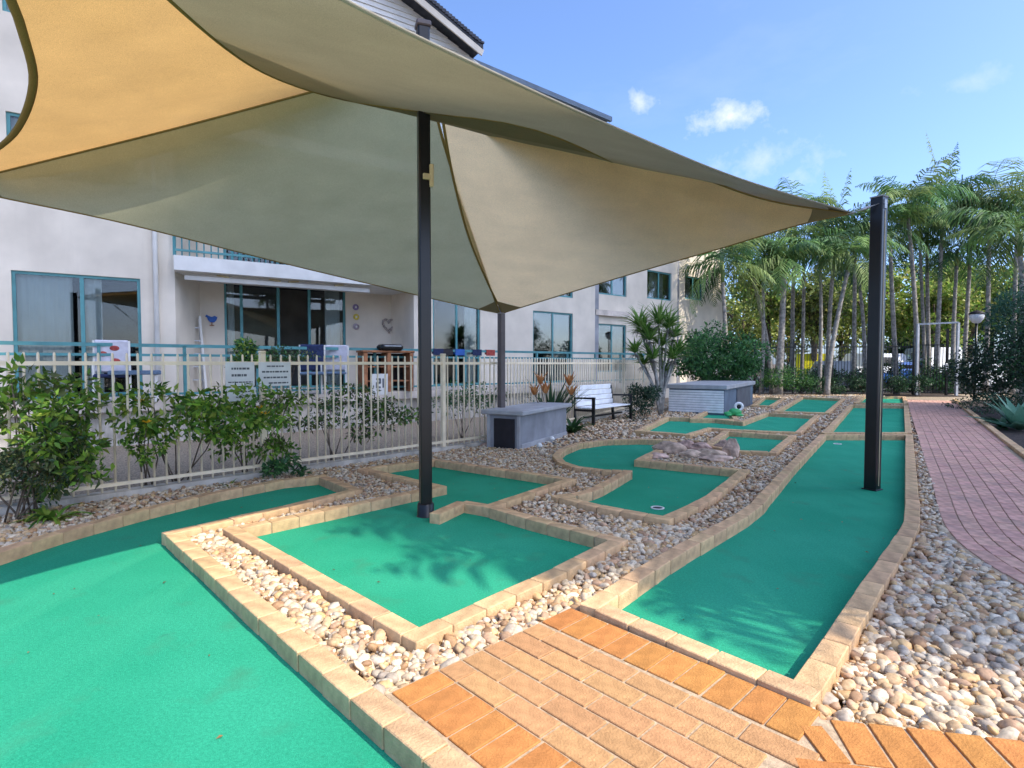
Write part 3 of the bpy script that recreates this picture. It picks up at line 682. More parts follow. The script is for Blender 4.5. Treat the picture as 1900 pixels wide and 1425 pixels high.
# right wing: three stepped bays
def bay(fr, px0, px1, v, wins, z1=EAVE):
    m = MB(); a, b = fr.U(px0, v), fr.U(px1, v); hs = []
    for x0, x1, y0, y1, cur in wins:
        ua, zt = fr.hit(x0, y0, v); ub_, _ = fr.hit(x1, y0, v); _, zb = fr.hit((x0+x1)/2, y1, v); hs.append((ua, ub_, max(zb, Z0+.02), zt, cur))
        for dz in (Z1-Z0, 2*(Z1-Z0)):
            if zt+dz < z1-.2 and max(zb, Z0)+dz > 3.2: hs.append((ua, ub_, max(zb, Z0+.02)+dz, zt+dz, cur))
    # drop overlapping repeats
    keep = []
    for h in hs:
        if not any(h[0] < k[1] and h[1] > k[0] and h[2] < k[3]+.1 and h[3] > k[2]-.1 for k in keep): keep.append(h)
    wall_mesh(m, fr, a, b, -.1, z1, [h[:4] for h in keep], v)
    m.add([fr.p(a, v, -.1), fr.p(a, v+1.6, -.1), fr.p(a, v+1.6, z1), fr.p(a, v, z1)], [(0, 1, 2, 3)]); m.add([fr.p(b, v, -.1), fr.p(b, v+1.6, -.1), fr.p(b, v+1.6, z1), fr.p(b, v, z1)], [(3, 2, 1, 0)])
    m.build('wall', 'cream_wall', bl)
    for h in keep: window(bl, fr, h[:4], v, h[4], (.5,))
bay(FR, 752, 1104, 0, [(803, 891, 548, 800, ((.72, .98),)), (989, 1063, 576, 800, ((.52, .98),))])
bay(FR, 1104, 1256, .35, [(1110, 1162, 600, 690, ((.5, 1),)), (1201, 1246, 500, 556, ((.2, .8),))])
bay(FR, 1256, 1342, .8, [(1271, 1303, 511, 556, ((.0, .45),))])
# end wall of the right wing and its back
e = FR.U(1342, .8); m = MB(); m.add([FR.p(e, .8, -.1), FR.p(e, 9, -.1), FR.p(e, 9, EAVE), FR.p(e, .8, EAVE)], [(0, 1, 2, 3)]); m.build('wall', 'cream_wall', bl)
a, b = FR.U(890, -.6), FR.hit(1131, 235, -.6)[0]
rf = MB(); rf.add([FR.p(FR.U(770), -.6, EAVE+.05), FR.p(b, -.6, EAVE+.05), FR.p(b, 6, EAVE+2.2), FR.p(FR.U(770), 6, EAVE+2.2)], [(0, 1, 2, 3)]); rf.add([FR.p(FR.U(770), -.6, EAVE), FR.p(b, -.6, EAVE), FR.p(b, .4, EAVE), FR.p(FR.U(770), .4, EAVE)], [(3, 2, 1, 0)]); ro2 = rf.build('roof', 'roof_tile', bl)
gt = MB(); gt.bar(FR.p(FR.U(770), -.66, EAVE+.02), FR.p(b, -.66, EAVE+.02), .12, .15); gt.build('gutter', 'slate_paint', ro2)
rf = MB(); rf.prism([FR.p(b+.02, 0, 0).xy, FR.p(e+.3, .4, 0).xy, FR.p(e+.3, 9, 0).xy, FR.p(b+.02, 9, 0).xy], EAVE+.004, EAVE+.16); rf.build('roof', 'roof_tile', bl)
for px, v in ((1105.5, .28), (1255, .72)):
    q = MB(); u = FR.U(px, v); q.box(FR.p(u, v, EAVE/2), (.20, .10, EAVE), FR.rz); q.build('downpipe', 'grey_paint', bl)
for z in (Z1,):
    q = MB(); q.box(FR.p((FR.U(1106, .2)+FR.U(1168, .2))/2, .28, z-.36), (FR.U(1168, .2)-FR.U(1106, .2), .16, .2), FR.rz); q.build('string_course', 'deck', bl)
# retracted awning over the recess
aw = thing('folding_awning', 'white retracted folding arm awning over the recessed terrace door', 'awning')
u0, u1 = FL.hit(337, 490, -.1)[0], FL.hit(690, 520, -.1)[0]; za = FL.hit(337, 492, -.1)[1]-.05
MB().box(FL.p((u0+u1)/2, .1, za-.02), (u1-u0, .18, .16), FL.rz).build('cassette', 'white_trim', aw)
MB().box(FL.p((u0+u1)/2, -.03, za-.19), (u1-u0-.1, .07, .09), FL.rz).build('front_bar', 'white_trim', aw)
for f in (.12, .38, .62, .88):
    MB().bar(FL.p(u0+(u1-u0)*f, .08, za-.05), FL.p(u0+(u1-u0)*(f+.1 if f < .5 else f-.1), -.03, za-.13), .05, .04).build('arm', 'gold_metal', aw)

# --- terrace and its teal railing
RO = Vector((-7.9, 8.6, 0)); RD = Vector((.759, .651, 0)).normalized(); RN = Vector((-RD.y, RD.x, 0)); rrz = math.atan2(RD.y, RD.x)
te = MB(); te.prism([(RO+RD*-4).xy, (RO+RD*17).xy, (RO+RD*17+RN*9).xy, (RO+RD*-4+RN*9).xy], .56, Z0); te_o = te.build('terrace', 'deck'); tag(te_o, kind='structure')
rw = MB(); rw.prism([(RO+RD*-4+RN*.15).xy, (RO+RD*16.8+RN*.15).xy, (RO+RD*16.8+RN*.4).xy, (RO+RD*-4+RN*.4).xy], -.1, .559); tag(rw.build('retaining_wall', 'concrete'), 'low grey rendered wall carrying the terrace behind the fence', 'wall')
rl = thing('terrace_railing', 'teal metal railing with posts along the terrace edge', 'railing')
for zz, h, nm in ((1.75, .06, 'top_rail'), (1.57, .045, 'second_rail'), (.86, .04, 'bottom_rail')):
    MB().bar(RO+RD*-4+RN*.12+Vector((0, 0, zz-h/2)), RO+RD*16.8+RN*.12+Vector((0, 0, zz-h/2)), .05, h).build(nm, 'teal_paint', rl)
for i in range(17):
    p = RO+RD*(-3.9+i*1.28)+RN*.12; MB().box((p.x, p.y, Z0+.49), (.05, .05, .98), rrz).build('post', 'teal_paint', rl)
def terr(px, py_base_z, d):                                 # a spot on the terrace floor: column px, distance d
    x = (px-950)/FOC*d; return Vector((x, d, Z0))

# ================================================================== POOL FENCE
fl = [0]
for a, b in zip(FENCE[:-1], FENCE[1:]): fl.append(fl[-1]+(b-a).length)
def fpos(s): return Vector((np.interp(s, fl, [p.x for p in FENCE]), np.interp(s, fl, [p.y for p in FENCE])))
def fdir(s): d = fpos(min(s+.05, fl[-1]))-fpos(max(s-.05, 0)); return d.normalized()
def fence_s(px):                                           # arc length where the fence crosses photo column px
    ss = np.linspace(0, fl[-1], 3000); c = [950+FOC*fpos(s).x/fpos(s).y for s in ss]; return float(ss[int(np.argmin(np.abs(np.array(c)-px)))])
pf = thing('pool_fence', 'cream tubular metal pool fence on a low concrete plinth', 'fence')
posts = [fence_s(p) for p in (-60, 487, 822, 1157)]
k = MB()
for a, b in zip(FENCE[:-1], FENCE[1:]): k.bar((a.x, a.y, .0), (b.x, b.y, .0), .16, .20, ext=.02)
k.build('plinth', 'concrete', pf)
for zc, h, nm in ((1.40, .04, 'top_rail'), (.17, .035, 'bottom_rail')):
    k = MB()
    for a, b in zip(FENCE[:-1], FENCE[1:]): k.bar((a.x, a.y, zc), (b.x, b.y, zc), .038, h)
    k.build(nm, 'cream_metal', pf)
bar_me = MB().tube([(0, 0, .10), (0, 0, 1.49), (0, 0, 1.505)], [.0125, .0125, .005], 6).mesh('bar'); bar_me.materials.append(MATS['cream_metal'])
s = .08
while s < fl[-1]-.05:
    if min(abs(s-q) for q in posts) > .06:
        p = fpos(s); o = link('bar', bar_me, None, pf, (p.x, p.y, 0)); o.rotation_euler = (random.gauss(0, .004), random.gauss(0, .004), 0)
    s += .114
for q in posts:
    p = fpos(q); d = fdir(q); a = math.atan2(d.y, d.x); MB().box((0, 0, .80), (.065, .065, 1.44), 0, .006).build('post', 'cream_metal', pf, loc=(p.x, p.y, 0), rz=a)
    MB().box((0, 0, 1.535), (.075, .075, .03), 0, .01).build('post_cap', 'cream_metal', pf, loc=(p.x, p.y, 0), rz=a)
# printed notices hung on the fence; their lettering is too small to read in the photograph
def notice(px0, px1, y0, y1, label, rows):
    s0, s1 = fence_s(px0), fence_s(px1); p = fpos((s0+s1)/2); d = fdir((s0+s1)/2); W = s1-s0; D = p.y
    zt = EYE-(y0-674)*D/FOC; zb = EYE-(y1-674)*D/FOC; hh = zt-zb
    t = thing('fence_sign', label, 'sign', (p.x+d.y*.035, p.y-d.x*.035, zb), math.atan2(d.y, d.x))
    MB().box((0, 0, hh/2), (W, .006, hh), 0, .002).build('panel', 'sign_white', t)
    for f, x0, x1, th in rows:
        x = x0
        while x < x1-.02:
            wd_ = random.uniform(.05, .13); wd_ = min(wd_, x1-x); MB().box(((x+wd_/2-.5)*W, -.0042, hh*(1-f)), (wd_*W, .001, th*hh)).build('printed_word', 'sign_ink', t); x += wd_+.022
notice(416, 470, 672, 716, 'white notice board left of the fence post with three short dark lines', [(.27, .2, .82, .085), (.55, .2, .72, .10), (.84, .08, .92, .05)])
notice(478, 537, 672, 716, 'white notice board right of the fence post with four close dark lines', [(.17, .25, .78, .06), (.40, .1, .92, .07), (.64, .15, .92, .07), (.87, .3, .92, .06)])
notice(418, 472, 719, 744, 'lower white notice board half hidden by leaves beneath another notice', [(.3, .2, .8, .09), (.7, .3, .7, .08)])

# ================================================================== SHADE SAILS
A0 = G(790, 957); B0 = G(1618, 908); Cc = at(930, 581, 9.3)
Upost = Vector((-2.95, 1.75, 0))
def coons(apex, side0, side1, opp, n=36, m=30):
    """side0 apex->P, side1 apex->Q, opp P->Q"""
    def arc(pts):
        L_ = np.r_[0, np.cumsum([ (b-a).length for a, b in zip(pts[:-1], pts[1:])])]; X = np.array([tuple(p) for p in pts]); L_ = L_/L_[-1]
        # smooth interpolation: Catmull-Rom resampled by arc length
        out_ = []
        Pp = np.vstack([2*X[0]-X[1], X, 2*X[-1]-X[-2]])
        for i in range(len(X)-1):
            for t in np.linspace(0, 1, 24, endpoint=False):
                p0, p1, p2, p3 = Pp[i:i+4]; out_.append(.5*((2*p1)+(-p0+p2)*t+(2*p0-5*p1+4*p2-p3)*t*t+(-p0+3*p1-3*p2+p3)*t**3))
        out_.append(X[-1]); out_ = np.array(out_); l2 = np.r_[0, np.cumsum(np.linalg.norm(np.diff(out_, axis=0), axis=1))]; l2 /= l2[-1]
        return lambda s: np.array([np.interp(s, l2, out_[:, k]) for k in range(3)])
    c0, c1, o = arc(side0), arc(side1), arc(opp); Ap, Pp_, Qp = (np.array(tuple(x)) for x in (apex, opp[0], opp[-1]))
    V = np.zeros((n+1, m+1, 3))
    for i in range(n+1):
        s = i/n
        for j in range(m+1):
            r = j/m
            V[i, j] = (1-r)*c0(s)+r*c1(s)+(1-s)*Ap+s*o(r)-((1-s)*Ap+s*((1-r)*Pp_+r*Qp))
    return V
def sail(name, label, V, cloth, hem, wr=.012, corners=(), seed=0, hemr=.016, lighthem=None):
    n, m = V.shape[0]-1, V.shape[1]-1; rg = np.random.default_rng(seed)
    # tension wrinkles that fan out of the corners
    ss, rr = np.meshgrid(np.linspace(0, 1, n+1), np.linspace(0, 1, m+1), indexing='ij')
    wv = wr*(np.sin(rr*23+2*np.sin(ss*5+seed))*np.sin(np.pi*rr)*np.sin(np.pi*ss)**.7*.6+.5*np.sin(rr*9+ss*7+seed)*np.sin(np.pi*rr)*np.sin(np.pi*ss))
    V = V.copy(); V[..., 2] += wv
    me_v = V.reshape(-1, 3); idx = np.arange((n+1)*(m+1)).reshape(n+1, m+1)
    Fc = np.stack([idx[:-1, :-1], idx[1:, :-1], idx[1:, 1:], idx[:-1, 1:]], -1).reshape(-1, 4)
    t = thing(name, label, 'shade sail')
    me = np_mesh('cloth', me_v, Fc, None, True); link('cloth', me, cloth, t)
    edges = (V[:, 0], V[:, -1], V[-1, :])
    for q, e_ in enumerate(edges):
        h = MB(); h.tube([Vector(p) for p in e_], hemr, 6, flat=.45); h.build('hem', (lighthem if lighthem and q in lighthem[1] else None) and lighthem[0] or hem, t)
    def surf(si, ri):
        si *= n; ri *= m; i0 = min(int(si), n-1); j0 = min(int(ri), m-1); a_, b_ = si-i0, ri-j0
        return (1-a_)*(1-b_)*V[i0, j0]+a_*(1-b_)*V[i0+1, j0]+(1-a_)*b_*V[i0, j0+1]+a_*b_*V[i0+1, j0+1]
    for ci, c in enumerate(corners):                       # doubled corner patches and steel rings
        c = np.array(tuple(c)); q = []; K = 10
        ds = .42/max(.5, np.linalg.norm(V[0, 0]-V[-1, 0 if ci == 1 else -1])); dr = .42/max(.5, np.linalg.norm(V[-1, 0]-V[-1, -1]))
        if ci == 0: ds = .42/np.linalg.norm(V[0, 0]-V[-1, m//2])
        for ia in range(K+1):
            for ib in range(K+1):
                a_, b_ = .04+.96*ia/K, ib/K
                q.append(surf(ds*a_, b_) if ci == 0 else surf(1-ds*a_*(1-b_), dr*a_*b_ if ci == 1 else 1-dr*a_*b_))
        ii = np.arange((K+1)**2).reshape(K+1, K+1); pf_ = np.stack([ii[:-1, :-1], ii[1:, :-1], ii[1:, 1:], ii[:-1, 1:]], -1).reshape(-1, 4)
        link('corner_patch', np_mesh('corner_patch', np.array(q)-np.array([0, 0, .006]), pf_, None, True), 'patch_cloth', t)
        ring = MB(); ring.tube([Vector(c)+Vector((math.cos(a)*.03, math.sin(a)*.03, 0)) for a in np.linspace(0, 2*math.pi, 13)], .006, 6); ring.build('ring', 'steel', t)
    return t
def edge_pts(pts, a, b, c):
    n_ = (b-a).cross(c-a).normalized(); return [on_plane(x, y, a, n_) for x, y in pts]
# over-head olive sail whose near edge runs from the mast behind the camera's left to the right post
Au = at(790, 209, 5.02); Bu = at(1581, 395, B0.y); Eu = at(0, -352, 1.45)
far = [Eu]+edge_pts([(315, 0), (480, 130), (620, 181)], Au, Bu, Eu)+[Au]
far2 = [Au]+edge_pts([(985, 238), (1160, 311), (1300, 368), (1400, 400), (1490, 409)], Au, Bu, Eu)+[Bu]
near = [Eu]+edge_pts([(640, 1), (885, 121), (1130, 232), (1370, 331)], Au, Bu, Eu)+[Bu]
sail('shade_sail', 'olive shade sail overhead, its long edge falling to the right hand black post', coons(Au, far[::-1], far2, near), 'olive_cloth', 'webbing', .010, (Au, Eu, Bu), 1, lighthem=('webbing_light', (2,)))
# orange sand sail, top left
Ao = at(797, 112, 5.05); Do = at(-85, 322, 5.6); Fo = at(-190, -330, 2.3)
o1 = [Ao]+edge_pts([(620, 181), (450, 240), (300, 282), (150, 315), (30, 330)], Ao, Do, Fo)+[Do]
o2 = [Ao]+edge_pts([(640, 60), (330, -110)], Ao, Do, Fo)+[Fo]
o3 = [Do]+edge_pts([(0, 272), (40, 226), (62, 150), (42, 60), (20, 0), (-40, -130)], Ao, Do, Fo)+[Fo]
sail('shade_sail', 'sunlit orange sand shade sail at the top left, sagging between its masts', coons(Ao, o1, o2, o3), 'sand_cloth', 'webbing', .018, (Ao, Do, Fo), 2, hemr=.028)
# dark green-grey sail, low on the left
At = at(789, 118, 5.07); Dt = at(-95, 343, 5.72); Ct = Cc+Vector((-.03, .02, 0))
t1 = [At]+edge_pts([(600, 165), (300, 245)], At, Dt, Ct)+[Dt]
t2 = [At]+edge_pts([(822, 260), (875, 430)], At, Dt, Ct)+[Ct]
t3 = [Dt]+edge_pts([(0, 366), (225, 413), (500, 482), (700, 530), (880, 572)], At, Dt, Ct)+[Ct]
sail('shade_sail', 'dark grey green shade sail stretched low in front of the building', coons(At, t1, t2, t3), 'dark_cloth', 'webbing', .008, (At, Dt, Ct), 3)
# tan sail between the mast, the far post and the right post
As = at(809, 128, 5.06); Bs = at(1577, 397, B0.y+.02); Cs = Cc+Vector((.03, -.01, 0))
s1 = [As]+edge_pts([(821, 218), (841, 330), (870, 440), (905, 525)], As, Bs, Cs)+[Cs]
s2 = [As]+edge_pts([(985, 195), (1180, 278), (1400, 365)], As, Bs, Cs)+[Bs]
s3 = [Cs]+edge_pts([(1050, 545), (1200, 500), (1340, 460), (1480, 418)], As, Bs, Cs)+[Bs]
sail('shade_sail', 'tan shade sail between the black mast and the right hand post', coons(As, s1, s2, s3), 'sand_cloth_lifted', 'webbing', .010, (As, Cs, Bs), 4)
# masts
ma = thing('shade_mast', 'black steel shade mast standing on the middle golf hole', 'post', (A0.x, A0.y, 0), R(20))
MB().box((0, 0, 2.19), (.105, .105, 4.38), 0, .012).build('tube', 'black_gloss', ma)
MB().lathe((0, 0, 0), [(.001, .13), (.066, .125), (.076, .11), (.078, .005), (.085, .0)], 20).build('base_sleeve', 'black_gloss', ma)
MB().box((0, 0, 4.40), (.13, .13, .05), 0, .01).build('cap', 'brown_post', ma)
pz_ = at(795, 326, 5.0).z; 
mb = MB().box((.055, -.075, pz_), (.035, .04, .20), 0, .006); mb.box((.01, -.07, pz_-.01), (.06, .03, .05), 0, .004); mb.build('bracket', 'gold_metal', ma)
mbp = thing('shade_mast', 'black square shade post standing on the long golf lane', 'post', (B0.x, B0.y, 0), R(33))
MB().box((0, 0, 1.60), (.125, .125, 3.2), 0, .008).build('tube', 'black_gloss', mbp)
MB().box((0, 0, 3.205), (.135, .135, .015), 0, .004).build('cap', 'grey_paint', mbp)
MB().box((0, -.0645, 1.55), (.010, .006, 3.0), 0).build('pale_strip', 'gold_metal', mbp)  # narrow gold-toned strip down one face of the post
MB().box((0, -.066, 3.12), (.05, .012, .10), 0, .003).build('eye_plate', 'galv', mbp)
for x_ in (-.03, .03): MB().lathe((x_, -.066, 3.12), [(.001, .012), (.008, .01), (.009, 0)], 8).build('bolt', 'galv', mbp)
MB().box((0, 0, .006), (.155, .155, .012), 0, .003).build('base_plate', 'black_gloss', mbp)
mcp = thing('shade_mast', 'brown far shade post behind the grey bin box by the fence', 'post', (Cc.x, Cc.y+.10, 0), R(40))
MB().box((0, 0, 1.17), (.10, .10, 2.34), 0, .008).build('tube', 'brown_post', mcp); MB().box((0, 0, 2.35), (.11, .11, .02), 0, .004).build('cap', 'brown_post', mcp)
mdp = thing('shade_mast', 'black shade mast out of view left of the terrace', 'post', (Do.x-.35, Do.y+.3, 0), 0)
MB().box((0, 0, 1.65), (.12, .12, 3.3), 0, .008).build('tube', 'black_gloss', mdp); MB().box((0, 0, 3.31), (.13, .13, .02), 0, .004).build('cap', 'brown_post', mdp)
mep = thing('shade_mast', 'black shade mast out of view beside the camera on the left', 'post', (Upost.x, Upost.y, 0), 0)
MB().box((0, 0, 2.0), (.12, .12, 4.0), 0, .008).build('tube', 'black_gloss', mep); MB().box((0, 0, 4.01), (.13, .13, .02), 0, .004).build('cap', 'brown_post', mep)
for a, b, lab in ((Bu, Vector((B0.x-.02, B0.y-.06, 3.13)), 'thin wire tying the olive sail to the right hand black post'),
                  (Eu, Vector((Upost.x, Upost.y, 3.9)), 'thin wire tying the olive sail to the mast left of the camera'),
                  (Fo, Vector((Upost.x, Upost.y, 3.7)), 'thin wire tying the orange sail to the mast left of the camera'),
                  (Do, Vector((Do.x-.35, Do.y+.3, 3.15)), 'thin wire tying the orange sail to the mast left of the terrace'),
                  (Dt, Vector((Do.x-.35, Do.y+.3, 3.0)), 'thin wire tying the dark sail to the mast left of the terrace')):
    c = thing('tie_wire', lab, 'wire'); MB().tube([a, a.lerp(b, .5), b], .006, 6).build('cable', 'steel', c)
    MB().tube([a.lerp(b, .30), a.lerp(b, .33), a.lerp(b, .62), a.lerp(b, .65)], [.008, .016, .016, .008], 8).build('turnbuckle', 'galv', c)
    e_ = (b-a).normalized(); sx = e_.cross(Vector((0, 0, 1))).normalized(); MB().tube([a+e_*.02*math.cos(q)+sx*.022*math.sin(q) for q in np.linspace(0, 6.283, 13)], .006, 6).build('shackle', 'steel', c)

# ================================================================== PLANTS
def leaf_mesh(name, P, D, Nn, Ln, Wd, col, fold=.25):
    """one folded 6-corner leaf per point: position, direction, face normal, length, width"""
    n = len(P); X = np.cross(D, Nn); X /= np.linalg.norm(X, axis=1, keepdims=True)+1e-9; Z = np.cross(X, D)
    prof = np.array([(0, 0, 0), (.42, .5, 1), (.42, -.5, 1), (1, 0, -.3), (.40, 0, 0)])
    V = P[:, None]+D[:, None]*(Ln[:, None]*prof[:, 0])[..., None]+X[:, None]*(Wd[:, None]*prof[:, 1])[..., None]+Z[:, None]*(Wd[:, None]*fold*prof[:, 2])[..., None]
    f = np.array([(0, 4, 1), (0, 2, 4), (4, 3, 1), (4, 2, 3)]); Fc = (f[None]+(np.arange(n)*5)[:, None, None]).reshape(-1, 3)
    return np_mesh(name, V.reshape(-1, 3), Fc, np.repeat(col, 5, 0))
def unit(a): return a/(np.linalg.norm(a, axis=1, keepdims=True)+1e-9)
def foliage(c, rad, n, size, cols, seed, clumps=14, crad=.38, up=.35, aspect=.45, bottom=-1.0):
    rg = np.random.default_rng(seed); c = np.array(c, float); rad = np.array(rad, float)
    cc = unit(rg.normal(size=(clumps*3, 3)))*rg.uniform(.25, .95, (clumps*3, 1))**.6; cc = cc[cc[:, 2] > bottom][:clumps]
    k = rg.integers(0, len(cc), n); r = rg.uniform(.45, 1.0, (n, 1)); d = unit(rg.normal(size=(n, 3)))
    cs = rg.uniform(.7, 1.3, len(cc))[k][:, None]
    loc = cc[k]+d*r*crad*cs; P = c+loc*rad
    D = unit(d*.8+rg.normal(size=(n, 3))*.6+np.array([0, 0, -.15])); Nn = unit(rg.normal(size=(n, 3))*.7+d*.5+np.array([0, 0, up]))
    cols = np.array(cols); col = cols[rg.integers(0, len(cols), n)]*rg.uniform(.72, 1.25, (n, 1))*(rg.uniform(.8, 1.2, len(cc))[k][:, None])
    L_ = size*rg.uniform(.65, 1.3, n)
    return P, D, Nn, L_, L_*aspect, col
def shrub(name, label, base, c, rad, n, size, cols, seed, cat='shrub', clumps=14, stems=5, group=None, flowers=None, aspect=.45, crad=.38, bottom=-1.0, bark='bark', matn='leaf'):
    t = thing(name, label, cat, base, 0, group); b = np.array(tuple(base)); rg = random.Random(seed)
    P, D, Nn, L_, W_, col = foliage(np.array(c)-b, rad, n, size, cols, seed, clumps, crad, aspect=aspect, bottom=bottom)
    zmin = -b[2]+.03 if False else .02
    P[:, 2] = np.maximum(P[:, 2], zmin)
    link('crown', leaf_mesh('crown', P, D, Nn, L_, W_, col), matn, t)
    st = MB(); cv = Vector(c)-Vector(base)
    for i in range(stems):
        e = cv+Vector((rg.uniform(-.6, .6)*rad[0], rg.uniform(-.6, .6)*rad[1], rg.uniform(-.2, .6)*rad[2])); s0 = Vector((rg.uniform(-.06, .06), rg.uniform(-.06, .06), -.02))
        mid = s0.lerp(e, .5)+Vector((rg.uniform(-.1, .1), rg.uniform(-.1, .1), .05)); st.tube([s0, mid, e], [.009, .007, .004], 5)
    for o_ in [st.build('stem', bark, t)]: pass
    if flowers:
        for i in range(flowers[0]):
            e = P[rg.randrange(len(P))]; q = MB()
            for a in range(5): 
                ang = a*1.257; q.add([e, e+np.array([math.cos(ang)*flowers[2], math.sin(ang)*flowers[2], .02]), e+np.array([math.cos(ang+.6)*flowers[2]*.9, math.sin(ang+.6)*flowers[2]*.9, .035])], [(0, 1, 2)])
            q.build('flower', flowers[1], t)
    return t
mat('flower_yellow', (.75, .40, .02), .6, .1, 10, trans=.3)
mat('flower_pale', (.75, .65, .55), .6, .1, 10, trans=.3)
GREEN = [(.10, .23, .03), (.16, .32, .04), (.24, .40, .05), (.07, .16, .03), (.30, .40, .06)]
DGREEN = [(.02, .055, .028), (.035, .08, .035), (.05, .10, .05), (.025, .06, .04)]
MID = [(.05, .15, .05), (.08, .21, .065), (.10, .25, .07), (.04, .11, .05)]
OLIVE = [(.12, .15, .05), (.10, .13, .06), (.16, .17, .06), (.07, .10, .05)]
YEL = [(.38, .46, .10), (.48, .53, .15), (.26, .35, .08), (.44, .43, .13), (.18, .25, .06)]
def gp(px, py, z=0): return tuple(G(px, py, z))
Lc = np.array([(.22, .13, .05), (.30, .20, .09), (.12, .08, .04)])[rng.integers(0, 3, len(LITTER[3]))]
tag(link('leaf_litter', leaf_mesh('leaf_litter', LITTER[0], LITTER[1]/np.linalg.norm(LITTER[1], axis=1, keepdims=True), LITTER[2]/np.linalg.norm(LITTER[2], axis=1, keepdims=True), LITTER[3], LITTER[3]*.5, Lc), 'leaf_flat'), 'scattered small dry brown leaves on the green carpets', 'leaves', kind='stuff')
# leafy bushes in front of and through the fence on the left
shrub('fence_bush', 'big leafy green bush at the left edge climbing the fence', gp(60, 965), at(30, 790, 4.95), (.95, .5, .66), 2300, .09, GREEN+OLIVE[:1], 11, clumps=40, crad=.19, flowers=(3, 'flower_yellow', .04))
shrub('fence_bush', 'dark small-leaved bush low at the left edge below the big leafy bush', gp(25, 975), at(75, 850, 4.85), (.48, .35, .42), 2400, .05, OLIVE+DGREEN[1:3], 12, clumps=18)
shrub('fence_bush', 'bright leafy bush with yellow leaves left of the notice boards', gp(330, 905), at(330, 765, 5.8), (1.05, .34, .36), 1250, .09, GREEN, 13, clumps=30, crad=.20, flowers=(4, 'flower_yellow', .045))
shrub('fence_bush', 'green bush growing through the fence right behind the lower notice board', gp(460, 890), at(455, 785, 6.65), (.95, .3, .48), 1350, .08, GREEN[:3]+OLIVE[:1], 14, clumps=32, crad=.2)
shrub('fence_bush', 'trailing sprig of green leaves hanging on the fence bars below the bushes', gp(275, 915), at(262, 815, 5.65), (.20, .15, .28), 420, .07, GREEN, 15, clumps=7)
shrub('fence_bush', 'straggly olive bush behind the fence between the notices and the mast', gp(620, 862), at(620, 765, 8.1), (1.3, .3, .42), 1900, .07, OLIVE+MID[:2]+GREEN[:2], 16, clumps=32, crad=.2)
shrub('fence_bush', 'small green clump at the foot of the fence post', gp(527, 884), at(527, 866, 6.55), (.22, .16, .14), 380, .07, MID, 17, clumps=7, stems=3)
shrub('fence_bush', 'low shrub behind the fence right of the black mast', gp(860, 812), at(860, 745, 10.6), (.8, .3, .4), 1200, .06, MID+OLIVE[:1], 18, clumps=14)
shrub('terrace_plant', 'potted green plant spilling over the terrace railing above the notices', tuple(at(455, 720, 10.0).xy)+(Z0,), at(450, 655, 10.0), (.42, .25, .26), 900, .08, GREEN[1:]+MID, 19, cat='plant', clumps=9)
shrub('terrace_plant', 'second leafy plant on the terrace right of the bright potted plant', tuple(at(520, 720, 10.5).xy)+(Z0,), at(525, 660, 10.5), (.55, .22, .16), 700, .07, MID+OLIVE, 20, cat='plant', clumps=9)
# round shrubs further back
shrub('round_shrub', 'big rounded dark green shrub behind the slatted bin box', gp(1330, 735), at(1335, 668, 19.5), (1.5, 1.1, 1.2), 9500, .13, MID+[(.09, .26, .08), (.13, .32, .09)], 21, clumps=40, crad=.30)
shrub('dark_bush', 'dark low bush between the bench and the dracaena trunk', gp(1190, 775), at(1190, 740, 13.6), (.52, .45, .46), 1900, .07, DGREEN, 22, clumps=18)
shrub('low_bush', 'green bush under the palms right of the bin box', gp(1455, 727), at(1458, 702, 24), (1.15, .7, .55), 2400, .10, MID+GREEN[:1], 23, clumps=24)
for i, px in enumerate((1505, 1555, 1600, 1655, 1700)):
    shrub('low_bush', ['dark low shrub at the foot of the leaning palm', 'dark shrub in front of the black fence left of the square post', 'dark shrub hidden partly by the square black post', 'dark green shrub right of the square post before the fence', 'dark small shrub beside the gate frame'][i], gp(px, 729), at(px, 713, 24.3), (.75, .5, .38), 1100, .09, DGREEN+MID[:1], 30+i, clumps=12)
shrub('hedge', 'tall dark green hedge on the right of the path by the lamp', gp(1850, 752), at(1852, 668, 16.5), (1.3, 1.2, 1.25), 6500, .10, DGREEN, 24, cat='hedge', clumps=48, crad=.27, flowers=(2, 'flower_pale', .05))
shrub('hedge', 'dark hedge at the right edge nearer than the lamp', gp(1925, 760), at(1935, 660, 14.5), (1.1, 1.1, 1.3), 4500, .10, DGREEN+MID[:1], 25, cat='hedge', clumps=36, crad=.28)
shrub('low_bush', 'dark ground cover under the hedge beside the path', gp(1835, 760), at(1845, 745, 14.2), (1.1, .5, .22), 1300, .07, DGREEN, 26, clumps=16)
